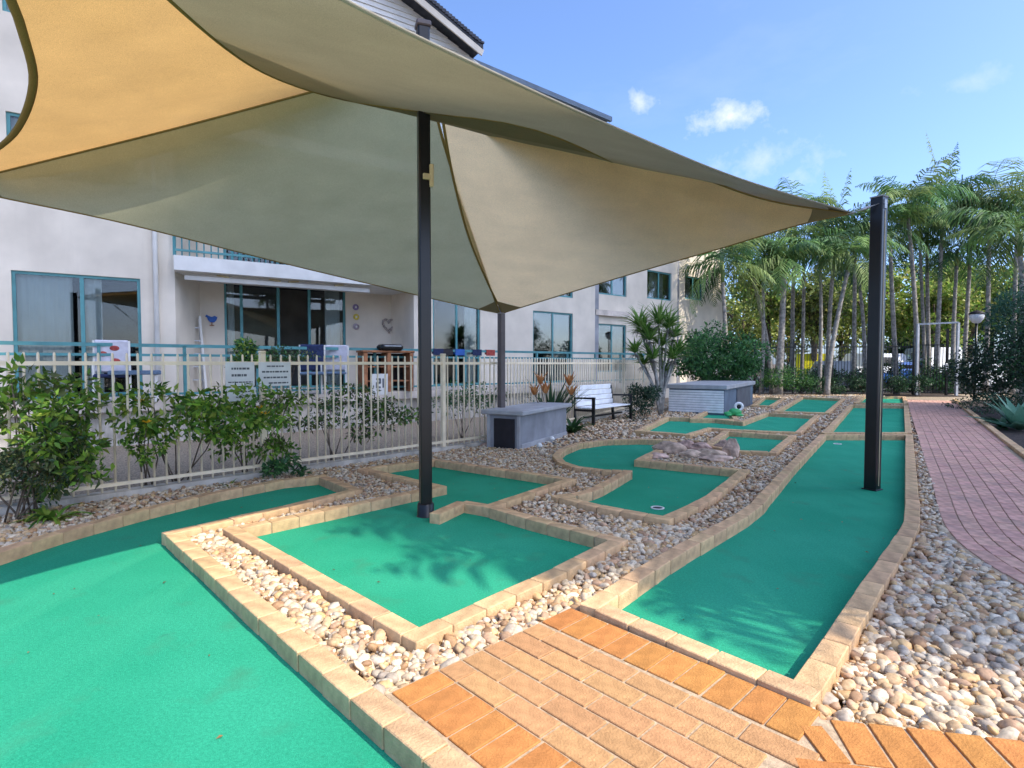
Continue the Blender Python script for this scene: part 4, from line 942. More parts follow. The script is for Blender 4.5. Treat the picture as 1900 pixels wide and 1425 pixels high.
# grass-like clumps at the kerb of the front lane
def blades(name, label, base, n, ln, wd, cols, seed, droop=.5, cat='plant', group=None, stiff=.0, spread=.5, parts=None, z0=0, matn='leaf_flat', thick=False):
    rg = np.random.default_rng(seed); t = thing(name, label, cat, base, 0, group) if parts is None else None
    res = []
    for i in range(n):
        a = rg.uniform(0, 6.283); tilt = spread*rg.uniform(.15, 1.0)+stiff; l = ln*rg.uniform(.6, 1.1); c = np.array(cols[rg.integers(len(cols))])*rg.uniform(.8, 1.2)
        h = Vector((math.cos(a), math.sin(a), 0)); side = Vector((-math.sin(a), math.cos(a), 0)); p = h*rg.uniform(0, .03)+Vector((0, 0, z0)); ang = tilt; vs = []
        K = 6
        for k in range(K+1):
            f = k/K; w_ = wd*(.55+1.6*f if f < .35 else 1.11*(1-f)/.65)*.5+.0015; up_ = Vector((0, 0, 1)).cross(side)
            vs += [p-side*w_+h*0, p+Vector((0, 0, -w_*.35)), p+side*w_]; p = p+(h*math.sin(ang)+Vector((0, 0, math.cos(ang))))*l/K; ang += droop*rg.uniform(.7, 1.3)/K*1.6
        fs = [(3*k, 3*k+1, 3*k+4, 3*k+3) for k in range(K)]+[(3*k+1, 3*k+2, 3*k+5, 3*k+4) for k in range(K)]
        res.append((vs, fs, c))
    if parts is not None: return res
    for vs, fs, c in res:
        V = np.array([tuple(v) for v in vs]); me = np_mesh('leaf', V, np.array(fs), np.repeat(c[None], len(V), 0), True); link('leaf', me, matn, t)
    return t
def joined(res, off=(0, 0, 0)):
    V = []; Fc = []; Cc_ = []; b = 0
    for vs, fs, c in res:
        V += [tuple(Vector(v)+Vector(off)) for v in vs]; Fc += [[i+b for i in f] for f in fs]; Cc_ += [c]*len(vs); b += len(vs)
    return np.array(V), np.array(Fc), np.array(Cc_)
blades('strap_plant', 'lime green strap-leaved clump at the left end of the kerb', gp(95, 972, .0), 34, .42, .04, GREEN[1:]+[(.25, .33, .05)], 41, 1.1, stiff=.2, spread=.9)
blades('strap_plant', 'tiny yellow green weed beside the kerb of the front lane', gp(425, 908, .0), 16, .16, .02, [(.35, .33, .05), (.12, .22, .04)], 42, 1.0, spread=1.0)
blades('agave', 'pale blue green agave beside the mauve path', gp(1892, 796, .0), 26, .95, .24, [(.15, .33, .22), (.12, .29, .19), (.20, .38, .26)], 43, .25, stiff=.1, spread=1.15, cat='agave')
blades('agave', 'low green leafy rosette under the pale agave at the path edge', gp(1858, 792, .0), 26, .55, .10, [(.06, .16, .06), (.05, .13, .06)], 44, .8, stiff=.3, spread=1.1, cat='agave')
blades('flowering_plant', 'strap-leaved plant with orange bracts behind the grey bin box', gp(1022, 800), 56, 1.25, .085, [(.05, .11, .05), (.07, .13, .06), (.09, .13, .07)], 45, .35, spread=.75)
fp = thing('orange_bracts', 'upright orange bracts standing in the strap-leaved plant', 'flower', gp(1022, 800))
for i, (px, py) in enumerate(((1003, 695), (1012, 712), (1057, 697), (992, 715), (1060, 715))):
    q = at(px, py, 10.3)-fp.location; b0 = Vector((q.x*.3, q.y*.3, 0)); mbq = MB()
    mbq.tube([b0, b0.lerp(q, .55), q-Vector((0, 0, .16))], .008, 5); mbq.build('stalk', 'bark', fp)
    r = blades('', '', (0, 0, 0), 9, .26, .07, [(.52, .20, .06), (.58, .27, .10)], 60+i, .3, spread=.45, parts=1); V, Fc, c = joined(r, q-Vector((0, 0, .17))); link('bract', np_mesh('bract', V, Fc, c, True), 'leaf_flat', fp)
blades('flowering_plant', 'dark green leafy plant filling the gap between grey bin box and bench', gp(1062, 806), 44, .62, .07, [(.035, .09, .03), (.06, .14, .035)], 46, .9, spread=.9)
# dracaena with pale bare stems
dr = thing('dracaena', 'dracaena with spiky green heads on bare grey stems', 'plant', gp(1226, 772))
dbase = dr.location.copy(); dd = dbase.y
heads = [(1186, 580, 1.0), (1222, 575, 1.05), (1250, 600, .95), (1205, 605, .9), (1212, 640, .85), (1248, 640, .8), (1178, 628, .7), (1232, 668, .7), (1196, 592, .9), (1240, 582, .95), (1228, 615, .9), (1258, 628, .8), (1195, 650, .75)]
for i, (px, py, sc) in enumerate(heads):
    q = at(px, py+26, dd+random.uniform(-.25, .25))-dbase; st = MB(); k = Vector((q.x*.25, q.y*.2, q.z*.45)); st.tube([Vector((0, 0, -.03)), k, q], [.05, .032, .024], 7); st.build('stem', 'grey_bark', dr)
    r = blades('', '', (0, 0, 0), 60, .78*sc, .045, [(.11, .25, .05), (.18, .34, .07), (.26, .40, .11)], 80+i, .55, spread=1.25, parts=1); V, Fc, c = joined(r, q); link('leaf_head', np_mesh('leaf_head', V, Fc, c, True), 'leaf_flat', dr)
    r = blades('', '', (0, 0, 0), 22, .36*sc, .022, [(.24, .22, .19), (.20, .18, .15)], 120+i, .5, stiff=1.5, spread=.9, parts=1); V, Fc, c = joined(r, q-Vector((0, 0, .05))); link('dead_skirt', np_mesh('dead_skirt', V, Fc, c, True), 'leaf_flat', dr)

# --- palms
def palm(label, top, base, frond, nf, seed, lean=.0, cols=[(.09, .20, .07), (.13, .25, .075), (.17, .28, .085), (.07, .14, .06), (.21, .29, .10)], spear=False, group='palms along the far boundary', tr=.085, dense=30, leafw=1.0):
    frond *= 1.25; nf = int(nf*1.2); rg = random.Random(seed); top = Vector(top); base = Vector(base); t = thing('palm_tree', label, 'palm tree', base, 0, group); e = top-base
    n = 12; tm = MB(); pts = []; rad = []
    for i in range(n+1):
        f = i/n; pts.append(Vector((e.x*(f**1.4), e.y*f, e.z*f))+Vector((math.sin(f*3+seed)*.06, 0, 0))); rad.append(tr*(1.25-.45*f)+(.03 if i == 0 else 0))
    tm.tube(pts, rad, 9); tm.build('trunk', 'palm_trunk', t)
    cs = MB(); cs.tube([pts[-1]-Vector((0, 0, .1)), pts[-1]+Vector((0, 0, .35)), pts[-1]+Vector((0, 0, .75))], [tr*.85, tr*1.05, tr*.4], 8); cs.build('crownshaft', 'crownshaft', t)
    V = []; Fc = []; Cc_ = []
    nr = np.random.default_rng(seed); o = pts[-1]+Vector((0, 0, .6))
    for i in range(nf):
        az = i*2.399+rg.uniform(-.25, .25); el = rg.uniform(-.1, 1.25) if i > 1 else (1.45 if spear else 1.2); ln = frond*rg.uniform(.8, 1.15); h = Vector((math.cos(az), math.sin(az), 0)); side = Vector((-h.y, h.x, 0)); ang = el; p = o.copy(); K = dense
        droop = rg.uniform(1.0, 1.9) if not (spear and i < 2) else .15
        c0 = np.array(cols[rg.randrange(len(cols))])*rg.uniform(.75, 1.3)
        for k in range(K):
            f = k/(K-1); d = h*math.cos(ang)+Vector((0, 0, math.sin(ang))); step = ln/K; p2 = p+d*step
            w_ = .012*(1-f)+.003; b = len(V); V += [p-side*w_, p+side*w_, p2+side*w_*.9, p2-side*w_*.9]; Fc.append((b, b+1, b+2, b+3)); Cc_ += [c0*.9]*4
            if f > .12:
                ll = ln*.30*math.sin(math.pi*min(1, .18+.82*f)**.8)+.08
                for s_ in (-1, 1):
                    dr_ = (side*s_*.8+d*rg.uniform(.45, .75)+Vector((0, 0, rg.uniform(-.75, .05)))).normalized(); lw = d*(.026+.010*(1-f))*leafw; q = p+dr_*ll*.55; e2 = p+dr_*ll+Vector((0, 0, -ll*rg.uniform(.15, .5)))
                    b = len(V); V += [p-lw*.6, p+lw*.6, q+lw, q-lw]; Fc.append((b, b+1, b+2, b+3)); b2 = len(V); V += [q-lw, q+lw, e2+lw*.15, e2-lw*.15]; Fc.append((b2, b2+1, b2+2, b2+3)); Cc_ += [c0*rg.uniform(.8, 1.2)]*8
            p = p2; ang -= droop*step/ln*1.25
    link('crown', np_mesh('crown', np.array([tuple(v) for v in V]), np.array(Fc), np.array(Cc_)), 'leaf_flat', t)
    return t
mat('crownshaft', (.16, .22, .07), .5, .15, 6)
PALMS = [('tallest palm with an upright spear leaf right of the square post', 1746, 392, 1737, 27, 2.5, 13, True), ('palm with one arching frond directly right of the square post', 1684, 402, 1701, 25, 2.3, 12, False),
 ('broad dark palm near the right edge above the lamp', 1838, 395, 1826, 26, 2.8, 15, False), ('palm crown just left of the top of the square post', 1553, 445, 1531, 27, 2.1, 12, True), ('small palm crown peeping over the tip of the tan sail', 1476, 420, 1470, 28, 2.4, 11, False),
 ('palm with a leaning trunk left of the square post', 1572, 500, 1536, 23.5, 2.0, 11, False), ('palm with the thickest pale trunk in the left clump', 1452, 505, 1447, 24, 1.9, 11, False), ('short palm at the left end of the clump with thin trunk', 1414, 520, 1413, 24.5, 1.8, 10, False),
 ('slender palm second from the left of the clump', 1392, 490, 1431, 26, 2.1, 11, False), ('thin palm with straight trunk right of the gate post', 1709, 445, 1713, 28, 2.1, 11, False), ('palm whose trunk rises just behind the square black post', 1653, 450, 1662, 25.5, 2.3, 12, False),
 ('palm hanging its fronds over the sunlit end of the building', 1340, 520, 1354, 23.5, 2.3, 11, False), ('palm between the gate and the lamp with drooping fronds', 1800, 440, 1789, 28, 2.4, 12, False), ('straight thin palm in the middle of the left clump', 1520, 495, 1521, 25, 1.9, 10, False),
 ('palm with low full crown between the two left clumps', 1492, 470, 1485, 26.5, 2.2, 12, False), ('palm crown behind the leaning palm just left of the square post', 1590, 440, 1580, 28, 2.3, 12, False), ('full palm between the square post and the tallest palm', 1722, 440, 1722, 29, 2.4, 13, False), ('palm with low crown in front of the lime tree', 1775, 490, 1768, 27.5, 2.0, 12, False), ('broad palm at the right edge behind the hanging foliage', 1885, 425, 1880, 25, 2.6, 13, False),
 ('distant palm with a bent trunk left of the square post', 1592, 520, 1607, 29, 1.7, 10, False), ('palm at the right edge of the view with hanging fronds', 1893, 470, 1897, 19, 2.3, 14, False)]
for i, (lab, tx, ty, bx, d, fr_, nf, sp_) in enumerate(PALMS):
    top = at(tx, ty, d); b = at(bx, 735, d); palm(lab, top, (b.x, d, -.05), fr_, nf, 200+i, spear=sp_, tr=.075 if i in (7, 9, 13, 14) else (.13 if i == 6 else .09))
# trees outside the right of the view; their fronds shade the near end of the long lane
NV = Vector((math.sin(R(SUN_AZ-90)), math.cos(R(SUN_AZ-90)), 0)); SV = Vector((math.sin(R(SUN_AZ)), math.cos(R(SUN_AZ)), 0))
def off(n_, q): return NV*n_+SV*q
for i, (n_, q, h) in enumerate(((3.8, 4.1, 5.2), (4.1, 4.75, 7.0), (4.3, 5.2, 4.6), (4.4, 7.6, 8.6))):
    p = off(n_, q); palm(['short palm just outside the right of the view', 'taller palm outside the right of the view', 'second short palm outside the right of the view', 'tallest palm outside the right of the view'][i], (p.x+.1, p.y, h), (p.x, p.y, -.05), 1.5, 9, 300+i, dense=15, leafw=1.5, group='palms outside the right of the view')
# --- leafy trees behind
def tree(label, px, py, d, rad, n, size, cols, seed, group='trees beyond the car park', clumps=46):
    c = at(px, py, d); t = thing('leafy_tree', label, 'tree', (c.x, d, -.05), 0, group); cz = c.z+.05
    P, D, Nn, L_, W_, col = foliage((0, 0, cz), rad, n, size, cols, seed, clumps, .27, aspect=.6); link('crown', leaf_mesh('crown', P, D, Nn, L_, W_, col), 'leaf', t)
    tm = MB(); rg = random.Random(seed); tm.tube([(0, 0, 0), (.1, 0, cz*.5), (0, .1, cz)], [.22, .16, .08], 8)
    for i in range(7): 
        a = rg.uniform(0, 6.28); tm.tube([(0, 0, cz*rg.uniform(.4, .8)), (math.cos(a)*rad[0]*.4, math.sin(a)*rad[1]*.4, cz), (math.cos(a)*rad[0]*.75, math.sin(a)*rad[1]*.75, cz+rad[2]*rg.uniform(-.2, .5))], [.1, .06, .03], 6)
    tm.build('trunk', 'bark', t)
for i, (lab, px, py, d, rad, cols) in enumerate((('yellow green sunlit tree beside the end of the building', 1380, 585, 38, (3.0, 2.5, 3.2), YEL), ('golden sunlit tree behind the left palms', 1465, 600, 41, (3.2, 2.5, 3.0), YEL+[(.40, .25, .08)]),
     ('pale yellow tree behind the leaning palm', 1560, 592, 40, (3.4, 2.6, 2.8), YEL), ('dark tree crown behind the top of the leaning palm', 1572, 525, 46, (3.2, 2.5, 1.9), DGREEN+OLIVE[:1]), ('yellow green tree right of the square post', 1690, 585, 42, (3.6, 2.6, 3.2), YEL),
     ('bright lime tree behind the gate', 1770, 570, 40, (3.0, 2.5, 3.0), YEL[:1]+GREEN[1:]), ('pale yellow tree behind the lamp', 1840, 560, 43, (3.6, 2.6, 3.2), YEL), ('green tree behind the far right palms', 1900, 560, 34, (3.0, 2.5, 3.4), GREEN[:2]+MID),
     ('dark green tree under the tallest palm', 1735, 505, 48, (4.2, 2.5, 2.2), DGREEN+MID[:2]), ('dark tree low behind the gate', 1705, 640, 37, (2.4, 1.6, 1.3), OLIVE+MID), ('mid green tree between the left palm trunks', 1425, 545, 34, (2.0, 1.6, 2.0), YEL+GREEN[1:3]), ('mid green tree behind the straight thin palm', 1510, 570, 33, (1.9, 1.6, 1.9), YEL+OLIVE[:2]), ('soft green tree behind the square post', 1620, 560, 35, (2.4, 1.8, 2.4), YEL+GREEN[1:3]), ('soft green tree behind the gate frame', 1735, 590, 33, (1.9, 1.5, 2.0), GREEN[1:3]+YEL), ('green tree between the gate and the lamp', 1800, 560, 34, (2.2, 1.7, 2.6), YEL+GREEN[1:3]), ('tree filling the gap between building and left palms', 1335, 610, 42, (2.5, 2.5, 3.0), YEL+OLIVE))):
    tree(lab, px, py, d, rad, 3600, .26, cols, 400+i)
for i, (px, d_, hh, cols_) in enumerate(((1400, 27, .95, MID+DGREEN), (1455, 28.5, .8, GREEN[:2]+MID), (1530, 28.2, .62, DGREEN+MID), (1592, 27.6, .55, MID+DGREEN), (1640, 27.3, .75, DGREEN), (1690, 27.2, .9, DGREEN+MID[:2]), (1745, 26.8, .62, MID), (1790, 26.5, 1.0, DGREEN))):
    shrub('boundary_shrub', ['leafy shrub behind the fence at the left end of the palms', 'green shrub behind the fence under the thick palm trunk', 'low dark shrub behind the fence at the leaning palm', 'low shrub behind the fence left of the square post', 'dark shrub behind the fence hidden by the square post', 'dark shrub behind the fence left of the gate', 'shrub behind the gate bars', 'dark shrub behind the right gate post'][i], (at(px, 700, d_).x, d_, -.05), (at(px, 700, d_).x, d_, hh), (1.1, .6, hh), 1500, .12, cols_, 640+i, clumps=18, group='shrubs behind the boundary fence')
shrub('hanging_foliage', 'blue green hanging foliage at the right edge above the hedge', gp(1930, 745), at(1905, 565, 15.5), (.85, .7, 1.0), 2600, .16, [(.04, .12, .07), (.06, .15, .08), (.10, .19, .12)], 27, clumps=26, aspect=.2)

p = off(6.4, 5.7); t = thing('leafy_tree', 'broad leafy tree just outside the right of the view', 'tree', (p.x, p.y, -.05))
P, D, Nn, L_, W_, col = foliage((0, 0, 8.4), (2.05, 2.05, 3.3), 10000, .19, MID, 777, 60, .26, aspect=.6); link('crown', leaf_mesh('crown', P, D, Nn, L_, W_, col), 'leaf', t)
tm = MB(); tm.tube([(0, 0, 0), (.1, 0, 4.2), (0, .1, 8.4)], [.2, .15, .07], 8); tm.build('trunk', 'bark', t)
# ================================================================== BOXES, BENCH, ORNAMENTS
def box_frame(c0, c1, c2):
    """corner c0, left end c1, right end c2 (ground) -> centre, axes"""
    ex = (c2-c0); ey = (c1-c0); return ex, ey
c0, c1, c2 = G(966, 839).xy, G(915, 831).xy, G(1051, 812).xy
ex = (c2-c0); exn = ex.normalized(); eyn = Vector((-exn.y, exn.x)); ly = max(.5, abs((c1-c0).dot(eyn))); lx = ex.length
bb_ = thing('bin_box', 'grey box with flat lid and dark vent panel beside the fence', 'storage box', (c0.x, c0.y, 0), math.atan2(exn.y, exn.x))
hgt = EYE-(771-674)*c0.y/FOC
MB().box((lx/2, ly/2, hgt/2-.05), (lx, ly, hgt+.1), 0, .01).build('body', 'grey_paint', bb_)
MB().box((lx/2, ly/2, hgt+.035), (lx+.16, ly+.16, .07), 0, .012).build('lid', 'grey_lid', bb_)
MB().box((-.006, ly*.48, hgt*.47), (.02, ly*.62, hgt*.84), 0, .004).build('vent_panel', 'vent_dark', bb_)
for y_ in (.03, ly-.03): MB().box((-.012, y_, hgt*.5), (.03, .055, hgt*.98), 0, .004).build('corner_trim', 'grey_lid', bb_)
MB().box((lx/2, -.008, .06), (lx*.98, .02, .12), 0, .004).build('skirting', 'grey_lid', bb_)
c0, c1, c2 = G(1344, 771).xy, G(1241, 766).xy, G(1419, 753).xy
ex = (c0-c1); exn = ex.normalized(); eyn = Vector((-exn.y, exn.x)); ly = max(.9, (c2-c0).dot(eyn)); lx = ex.length
b2 = thing('bin_box', 'slate box with white slatted front in front of the round shrub', 'storage box', (c1.x, c1.y, 0), math.atan2(exn.y, exn.x))
hgt = EYE-(723-674)*c0.y/FOC
MB().box((lx/2, ly/2, hgt/2-.05), (lx, ly, hgt+.1), 0, .01).build('body', 'slate_paint', b2)
MB().box((lx/2, ly/2, hgt+.06), (lx+.14, ly+.14, .12), 0, .012).build('lid', 'grey_lid', b2)
ns = 9
for i in range(ns):
    zc = .05+(hgt-.08)*(i+.5)/ns; MB().box((lx/2-.01, -.016, zc), (lx-.02, .022, (hgt-.08)/ns-.010), 0, .004).build('slat', 'white_paint', b2)
MB().box((lx+.012, ly*.62, hgt*.5), (.02, ly*.5, hgt*.9), 0, .004).build('side_panel', 'dark_grey_paint', b2)
# bench
p0, p1 = G(1101, 793).xy, G(1170, 781).xy; d = (p1-p0).normalized(); bw = (p1-p0).length
be = thing('garden_bench', 'white slatted bench with black arm rests beside the dracaena', 'bench', (p0.x, p0.y, 0), math.atan2(d.y, d.x))
for x in (0.0, bw):
    f = MB(); f.bar((x, 0, 0), (x, 0, .62), .06, .05); f.bar((x, .46, 0), (x, .56, .86), .06, .05); f.bar((x, -.03, .635), (x, .50, .62), .075, .04); f.bar((x, 0, .36), (x, .48, .36), .05, .05); f.build('arm_frame', 'black_gloss', be)
for i in range(4): MB().box((bw/2, .04+i*.115, .405), (bw-.07, .10, .03), 0, .006).build('seat_slat', 'white_paint', be)
for i in range(4):
    f = i/3; q = MB(); y_ = .478+.07*f; z_ = .48+.12*i; q.box((bw/2, y_, z_), (bw-.07, .028, .112), 0, .006); q.build('back_slat', 'white_paint', be)
MB().bar((0, .24, .2), (bw, .24, .2), .03, .04).build('stretcher', 'black_gloss', be)
# frog ornament: body, ring head with eye, feet
fg = G(1362, 778, .0); D = fg.y; fr = thing('frog_ornament', 'small green frog ornament with a big pale ring eye on the kerb', 'ornament', (fg.x, fg.y-.06, HK), R(-8))
def ell(mb, c, r, n=12): 
    prof = [(math.sin(math.pi*i/8)*1.0, -math.cos(math.pi*i/8)) for i in range(9)]; b = len(mb.v); mb.lathe((0, 0, 0), prof, n)
    for i in range(b, len(mb.v)): v = mb.v[i]; mb.v[i] = (c[0]+v[0]*r[0], c[1]+v[1]*r[1], c[2]+v[2]*r[2])
    return mb
q = MB(); ell(q, (.0, 0, .10), (.16, .11, .10)); ell(q, (-.14, 0, .06), (.13, .09, .055)); q.build('body', 'frog_green', fr)
q = MB(); ell(q, (-.17, -.08, .025), (.09, .04, .03)); ell(q, (.08, -.09, .03), (.10, .04, .035)); ell(q, (.08, .09, .03), (.10, .04, .035)); q.build('foot', 'frog_green', fr)
q = MB(); q.tube([(.08+.085*math.cos(a), -.02, .235+.085*math.sin(a)) for a in np.linspace(0, 2*math.pi, 21)], .034, 8, cap=False); q.build('eye_ring', 'eye_white', fr)
q = MB(); ell(q, (.08, -.02, .235), (.055, .03, .055)); q.build('eye', 'vent_dark', fr)
# little white garden lights by the grey box
for i, (px, py, lab) in enumerate(((1024, 822, 'small white garden light on a stake by the grey bin box'), (1001, 835, 'tiny white garden light lying nearer on the pebbles'))):
    g = G(px, py, .02); t = thing('garden_light', lab, 'light', (g.x, g.y, .0)); MB().tube([(0, 0, -.03), (0, 0, .07)], .008, 6).build('stake', 'galv', t)
    q = MB(); q.lathe((0, 0, .06), [(.012, 0), (.04, .012), (.048, .035), (.036, .062), (.012, .075), (.001, .077)], 12); q.build('globe', 'cup_white', t)
# rockery in the bend of the curved hole: separate boulders
ROCKS = [(1243, 838, .26, .17, .17), (1283, 846, .22, .16, .10), (1318, 846, .25, .18, .12), (1343, 832, .17, .13, .15), (1358, 845, .13, .11, .26), (1300, 833, .22, .15, .12), (1272, 832, .16, .14, .15), (1330, 853, .26, .12, .07), (1222, 848, .14, .1, .07)]
RL = ['pink sloping boulder at the left of the rockery', 'pale flat rock at the front left of the rockery', 'pale broad rock in the front middle of the rockery', 'dark rounded rock behind the upright stone', 'upright red brown stone at the right of the rockery', 'pinkish rock at the back middle of the rockery', 'blunt grey pink rock behind the sloping boulder', 'low flat cream slab at the front right of the rockery', 'small stone at the left tip of the rockery']
for i, (px, py, a, b, h) in enumerate(ROCKS):
    a *= .92; h *= .72
    g = G(px, py, .05); bm = bmesh.new(); bmesh.ops.create_icosphere(bm, subdivisions=3, radius=1); rs = np.random.default_rng(500+i); ph = rs.uniform(0, 6, 9)
    for v in bm.verts:
        k = 1+.16*math.sin(v.co.x*3+ph[0])*math.cos(v.co.y*3.3+ph[1])+.10*math.sin(v.co.z*5+ph[2]+v.co.x*4)+.05*math.sin(v.co.y*11+ph[3])
        co = v.co*k; v.co = Vector((co.x*a, co.y*b, max(-.4, co.z)*h))
    me = bpy.data.meshes.new('rock'); bm.to_mesh(me); bm.free(); o = link('rock', me, 'rock', None, (g.x, g.y, .05+h*.25), rs.uniform(0, .8)); tag(o, RL[i], 'rock', 'rockery boulders')
g = G(1086/1.0, 872); rk = [(905, 828, .16, .11, .07, 'lone tan rock at the foot of the grey bin box')]
for px, py, a, b, h, lab in rk:
    g = G(px, py, .03); bm = bmesh.new(); bmesh.ops.create_icosphere(bm, subdivisions=2, radius=1)
    for v in bm.verts: k = 1+.15*math.sin(v.co.x*4+1)*math.cos(v.co.y*3); v.co = Vector((v.co.x*a*k, v.co.y*b*k, max(-.4, v.co.z)*h*k))
    me = bpy.data.meshes.new('rock'); bm.to_mesh(me); bm.free(); tag(link('rock', me, 'rock', None, tuple(g)), lab, 'rock')

# ================================================================== TERRACE FURNITURE AND WALL DECOR
t = thing('step_ladder', 'white folding step ladder leaning in the recess left of the door', 'ladder', FL.p(FL.U(352, REC-.55), REC-.55, Z0), FL.rz)
for x in (-.22, .24):
    f = MB(); f.bar((x*1.25, 0, 0), (x*.9, .28, 1.75), .05, .03); f.build('rail', 'white_trim', t)
    f = MB(); f.bar((x*1.2, .55, 0), (x*.85, .30, 1.72), .035, .025); f.build('back_leg', 'galv', t)
for i in range(5): MB().bar((-.25+.012*i, .05+.05*i, .28+.30*i), (.27-.012*i, .05+.05*i, .28+.30*i), .07, .025).build('rung', 'galv', t)
def wall_at(px, py, v): u, z = FL.hit(px, py, v); return FL.p(u, v, z)
# blue hen plaque
p = wall_at(393, 592, REC-.03); t = thing('hen_plaque', 'blue hen shaped wall plaque beside the terrace door', 'wall ornament', p, FL.rz)
hen = [(-.14, .06), (-.11, .10), (-.06, .07), (.0, .05), (.06, .08), (.12, .05), (.10, -.02), (.05, -.08), (-.03, -.08), (-.08, -.03), (-.10, .03)]
q = MB(); q.add([(x, -.01, z) for x, z in hen]+[(x, .01, z) for x, z in hen], [tuple(range(11)), tuple(range(21, 10, -1))]+[(i, i+11, (i+1) % 11+11, (i+1) % 11) for i in range(11)]); q.build('body', 'blue_paint', t)
q = MB(); q.bar((0, 0, -.08), (0, 0, -.15), .015, .02); q.bar((-.05, 0, -.15), (.05, 0, -.15), .02, .02); q.build('foot', 'wood', t)
for px, py, m_, lab in ((660, 570, 'purple_plaque', 'purple round wall plaque, top of the three beside the door'), (661, 588, 'yellow_plaque', 'yellow round wall plaque, middle of the three beside the door'), (661, 606, 'grey_plaque', 'grey round wall plaque, lowest of the three beside the door')):
    p = wall_at(px, py, REC-.02); t = thing('wall_plaque', lab, 'wall ornament', p, FL.rz, 'round wall plaques')
    q = MB(); q.lathe((0, 0, 0), [(.001, .02), (.05, .02), (.075, .012), (.085, 0), (.085, -.005)], 16); o = q.build('disc', m_, t); o.rotation_euler = (R(90), 0, 0)
    q = MB(); q.lathe((0, 0, .021), [(.001, .006), (.02, .004), (.028, 0)], 10); o = q.build('boss', 'sign_white', t); o.rotation_euler = (R(90), 0, 0)
p = wall_at(721, 603, REC-.04); t = thing('heart_wreath', 'heart shaped twig wreath on the terrace wall', 'wall ornament', p, FL.rz); hp = []
for a in np.linspace(0, 2*math.pi, 40): hp.append(Vector((.0105*16*math.sin(a)**3, 0, .0125*(13*math.cos(a)-5*math.cos(2*a)-2*math.cos(3*a)-math.cos(4*a)))))
for k in range(4):
    q = MB(); q.tube([h_*(1+.05*math.sin(i*1.7+k))+Vector((random.uniform(-.012, .012), random.uniform(-.02, .01), random.uniform(-.012, .012))) for i, h_ in enumerate(hp)], .022, 6, cap=False); q.build('twig_ring', 'wreath', t)
p = wall_at(746, 592, REC-.02); t = thing('wall_script', 'column of white metal scrollwork on the terrace wall right of the wreath', 'wall ornament', p, FL.rz)
for i in range(4):
    z = .26-.17*i; q = MB(); q.tube([(.055*math.sin(a*2+i), 0, z+.06*math.cos(a)) for a in np.linspace(0, 6.28, 20)], .011, 5, cap=False); q.build('scroll', 'galv', t)
# folding chair with a printed cushion, and a low slate table
def chair(label, px, d, rz, cm, seatm):
    p = terr(px, 0, d); t = thing('terrace_chair', label, 'chair', p, rz, 'chairs on the terrace')
    MB().box((0, 0, .45), (.52, .50, .06), 0, .02).build('seat', seatm, t); q = MB(); q.box((0, .26, .78), (.50, .07, .56), 0, .025); q.build('back_cushion', cm, t)
    for x in (-.25, .25):
        for y in (-.22, .25): MB().bar((x, y, 0), (x, y, .66 if y < 0 else 1.05), .03).build('leg', 'white_trim', t)
        MB().box((x, 0, .66), (.05, .50, .03), 0, .008).build('arm', 'white_trim', t)
    return t
c = chair('terrace chair with white red-printed back cushion behind the left bush', 208, 9.4, R(35), 'white_cloth', 'navy_cloth')
for x, z in ((.04, .92), (.05, .70), (-.13, .82)): 
    q = MB(); ell(q, (x, .222, z), (.07, .006, .045), 10); q.build('print', 'red_cloth', c)
p = terr(250, 0, 9.55); t = thing('terrace_table', 'slate topped low table right of the white cushioned chair', 'table', p, R(35)); MB().box((0, 0, .50), (.75, .5, .07), 0, .01).build('top', 'slate_cloth', t)
for x in (-.3, .3):
    for y in (-.2, .2): MB().bar((x, y, 0), (x, y, .47), .04).build('leg', 'white_trim', t)
chair('navy terrace chair below the open door panes', 580, 11.6, R(20), 'navy_cloth', 'slate_cloth')
chair('pale terrace chair left of the wooden cabinet', 622, 12.0, R(10), 'white_cloth', 'slate_cloth')
p = terr(716, 0, 13.0); t = thing('terrace_cabinet', 'red brown timber cabinet on the terrace under the wreath', 'cabinet', p, FL.rz)
MB().box((0, 0, .93), (1.25, .5, .05), 0, .01).build('top', 'wood', t)
for x in (-.55, 0, .55): MB().box((x, 0, .45), (.09, .45, .90), 0, .005).build('upright', 'wood', t)
for z in (.25, .58): MB().box((0, .03, z), (1.15, .40, .03)).build('shelf', 'wood', t)
MB().box((0, .22, .45), (1.15, .02, .88)).build('back_panel', 'interior_dark', t)
p = terr(724, 0, 12.9); t = thing('barbecue_lid', 'black covered grill on top of the timber cabinet', 'grill', (p.x, p.y, Z0+.956), FL.rz); MB().box((0, 0, .07), (.55, .36, .14), 0, .05).build('hood', 'black_gloss', t); MB().bar((-.2, -.2, .10), (.2, -.2, .10), .02).build('handle', 'galv', t)
# white board with dark marks that leans below the rail
p = RO+RD*((FOC*0+1)*0); s0 = at(705, 722, 11.6); t = thing('house_number_board', 'white board with the number 21 leaning at the terrace edge', 'sign', (s0.x, s0.y, Z0+.0), rrz)
MB().box((0, 0, .22), (.36, .02, .44), 0, .004).build('board', 'white_trim', t)
dg = MB()
for (x0, z0, x1, z1) in ((-.08, .33, .0, .33), (.0, .33, .0, .25), (-.08, .25, .0, .25), (-.08, .25, -.08, .16), (-.08, .16, .0, .16), (.07, .33, .07, .16)): dg.bar((x0, -.012, z0), (x1, -.012, z1), .035, .004, up=(0, 1, 0), ext=.012)
dg.build('digits', 'sign_ink', t)
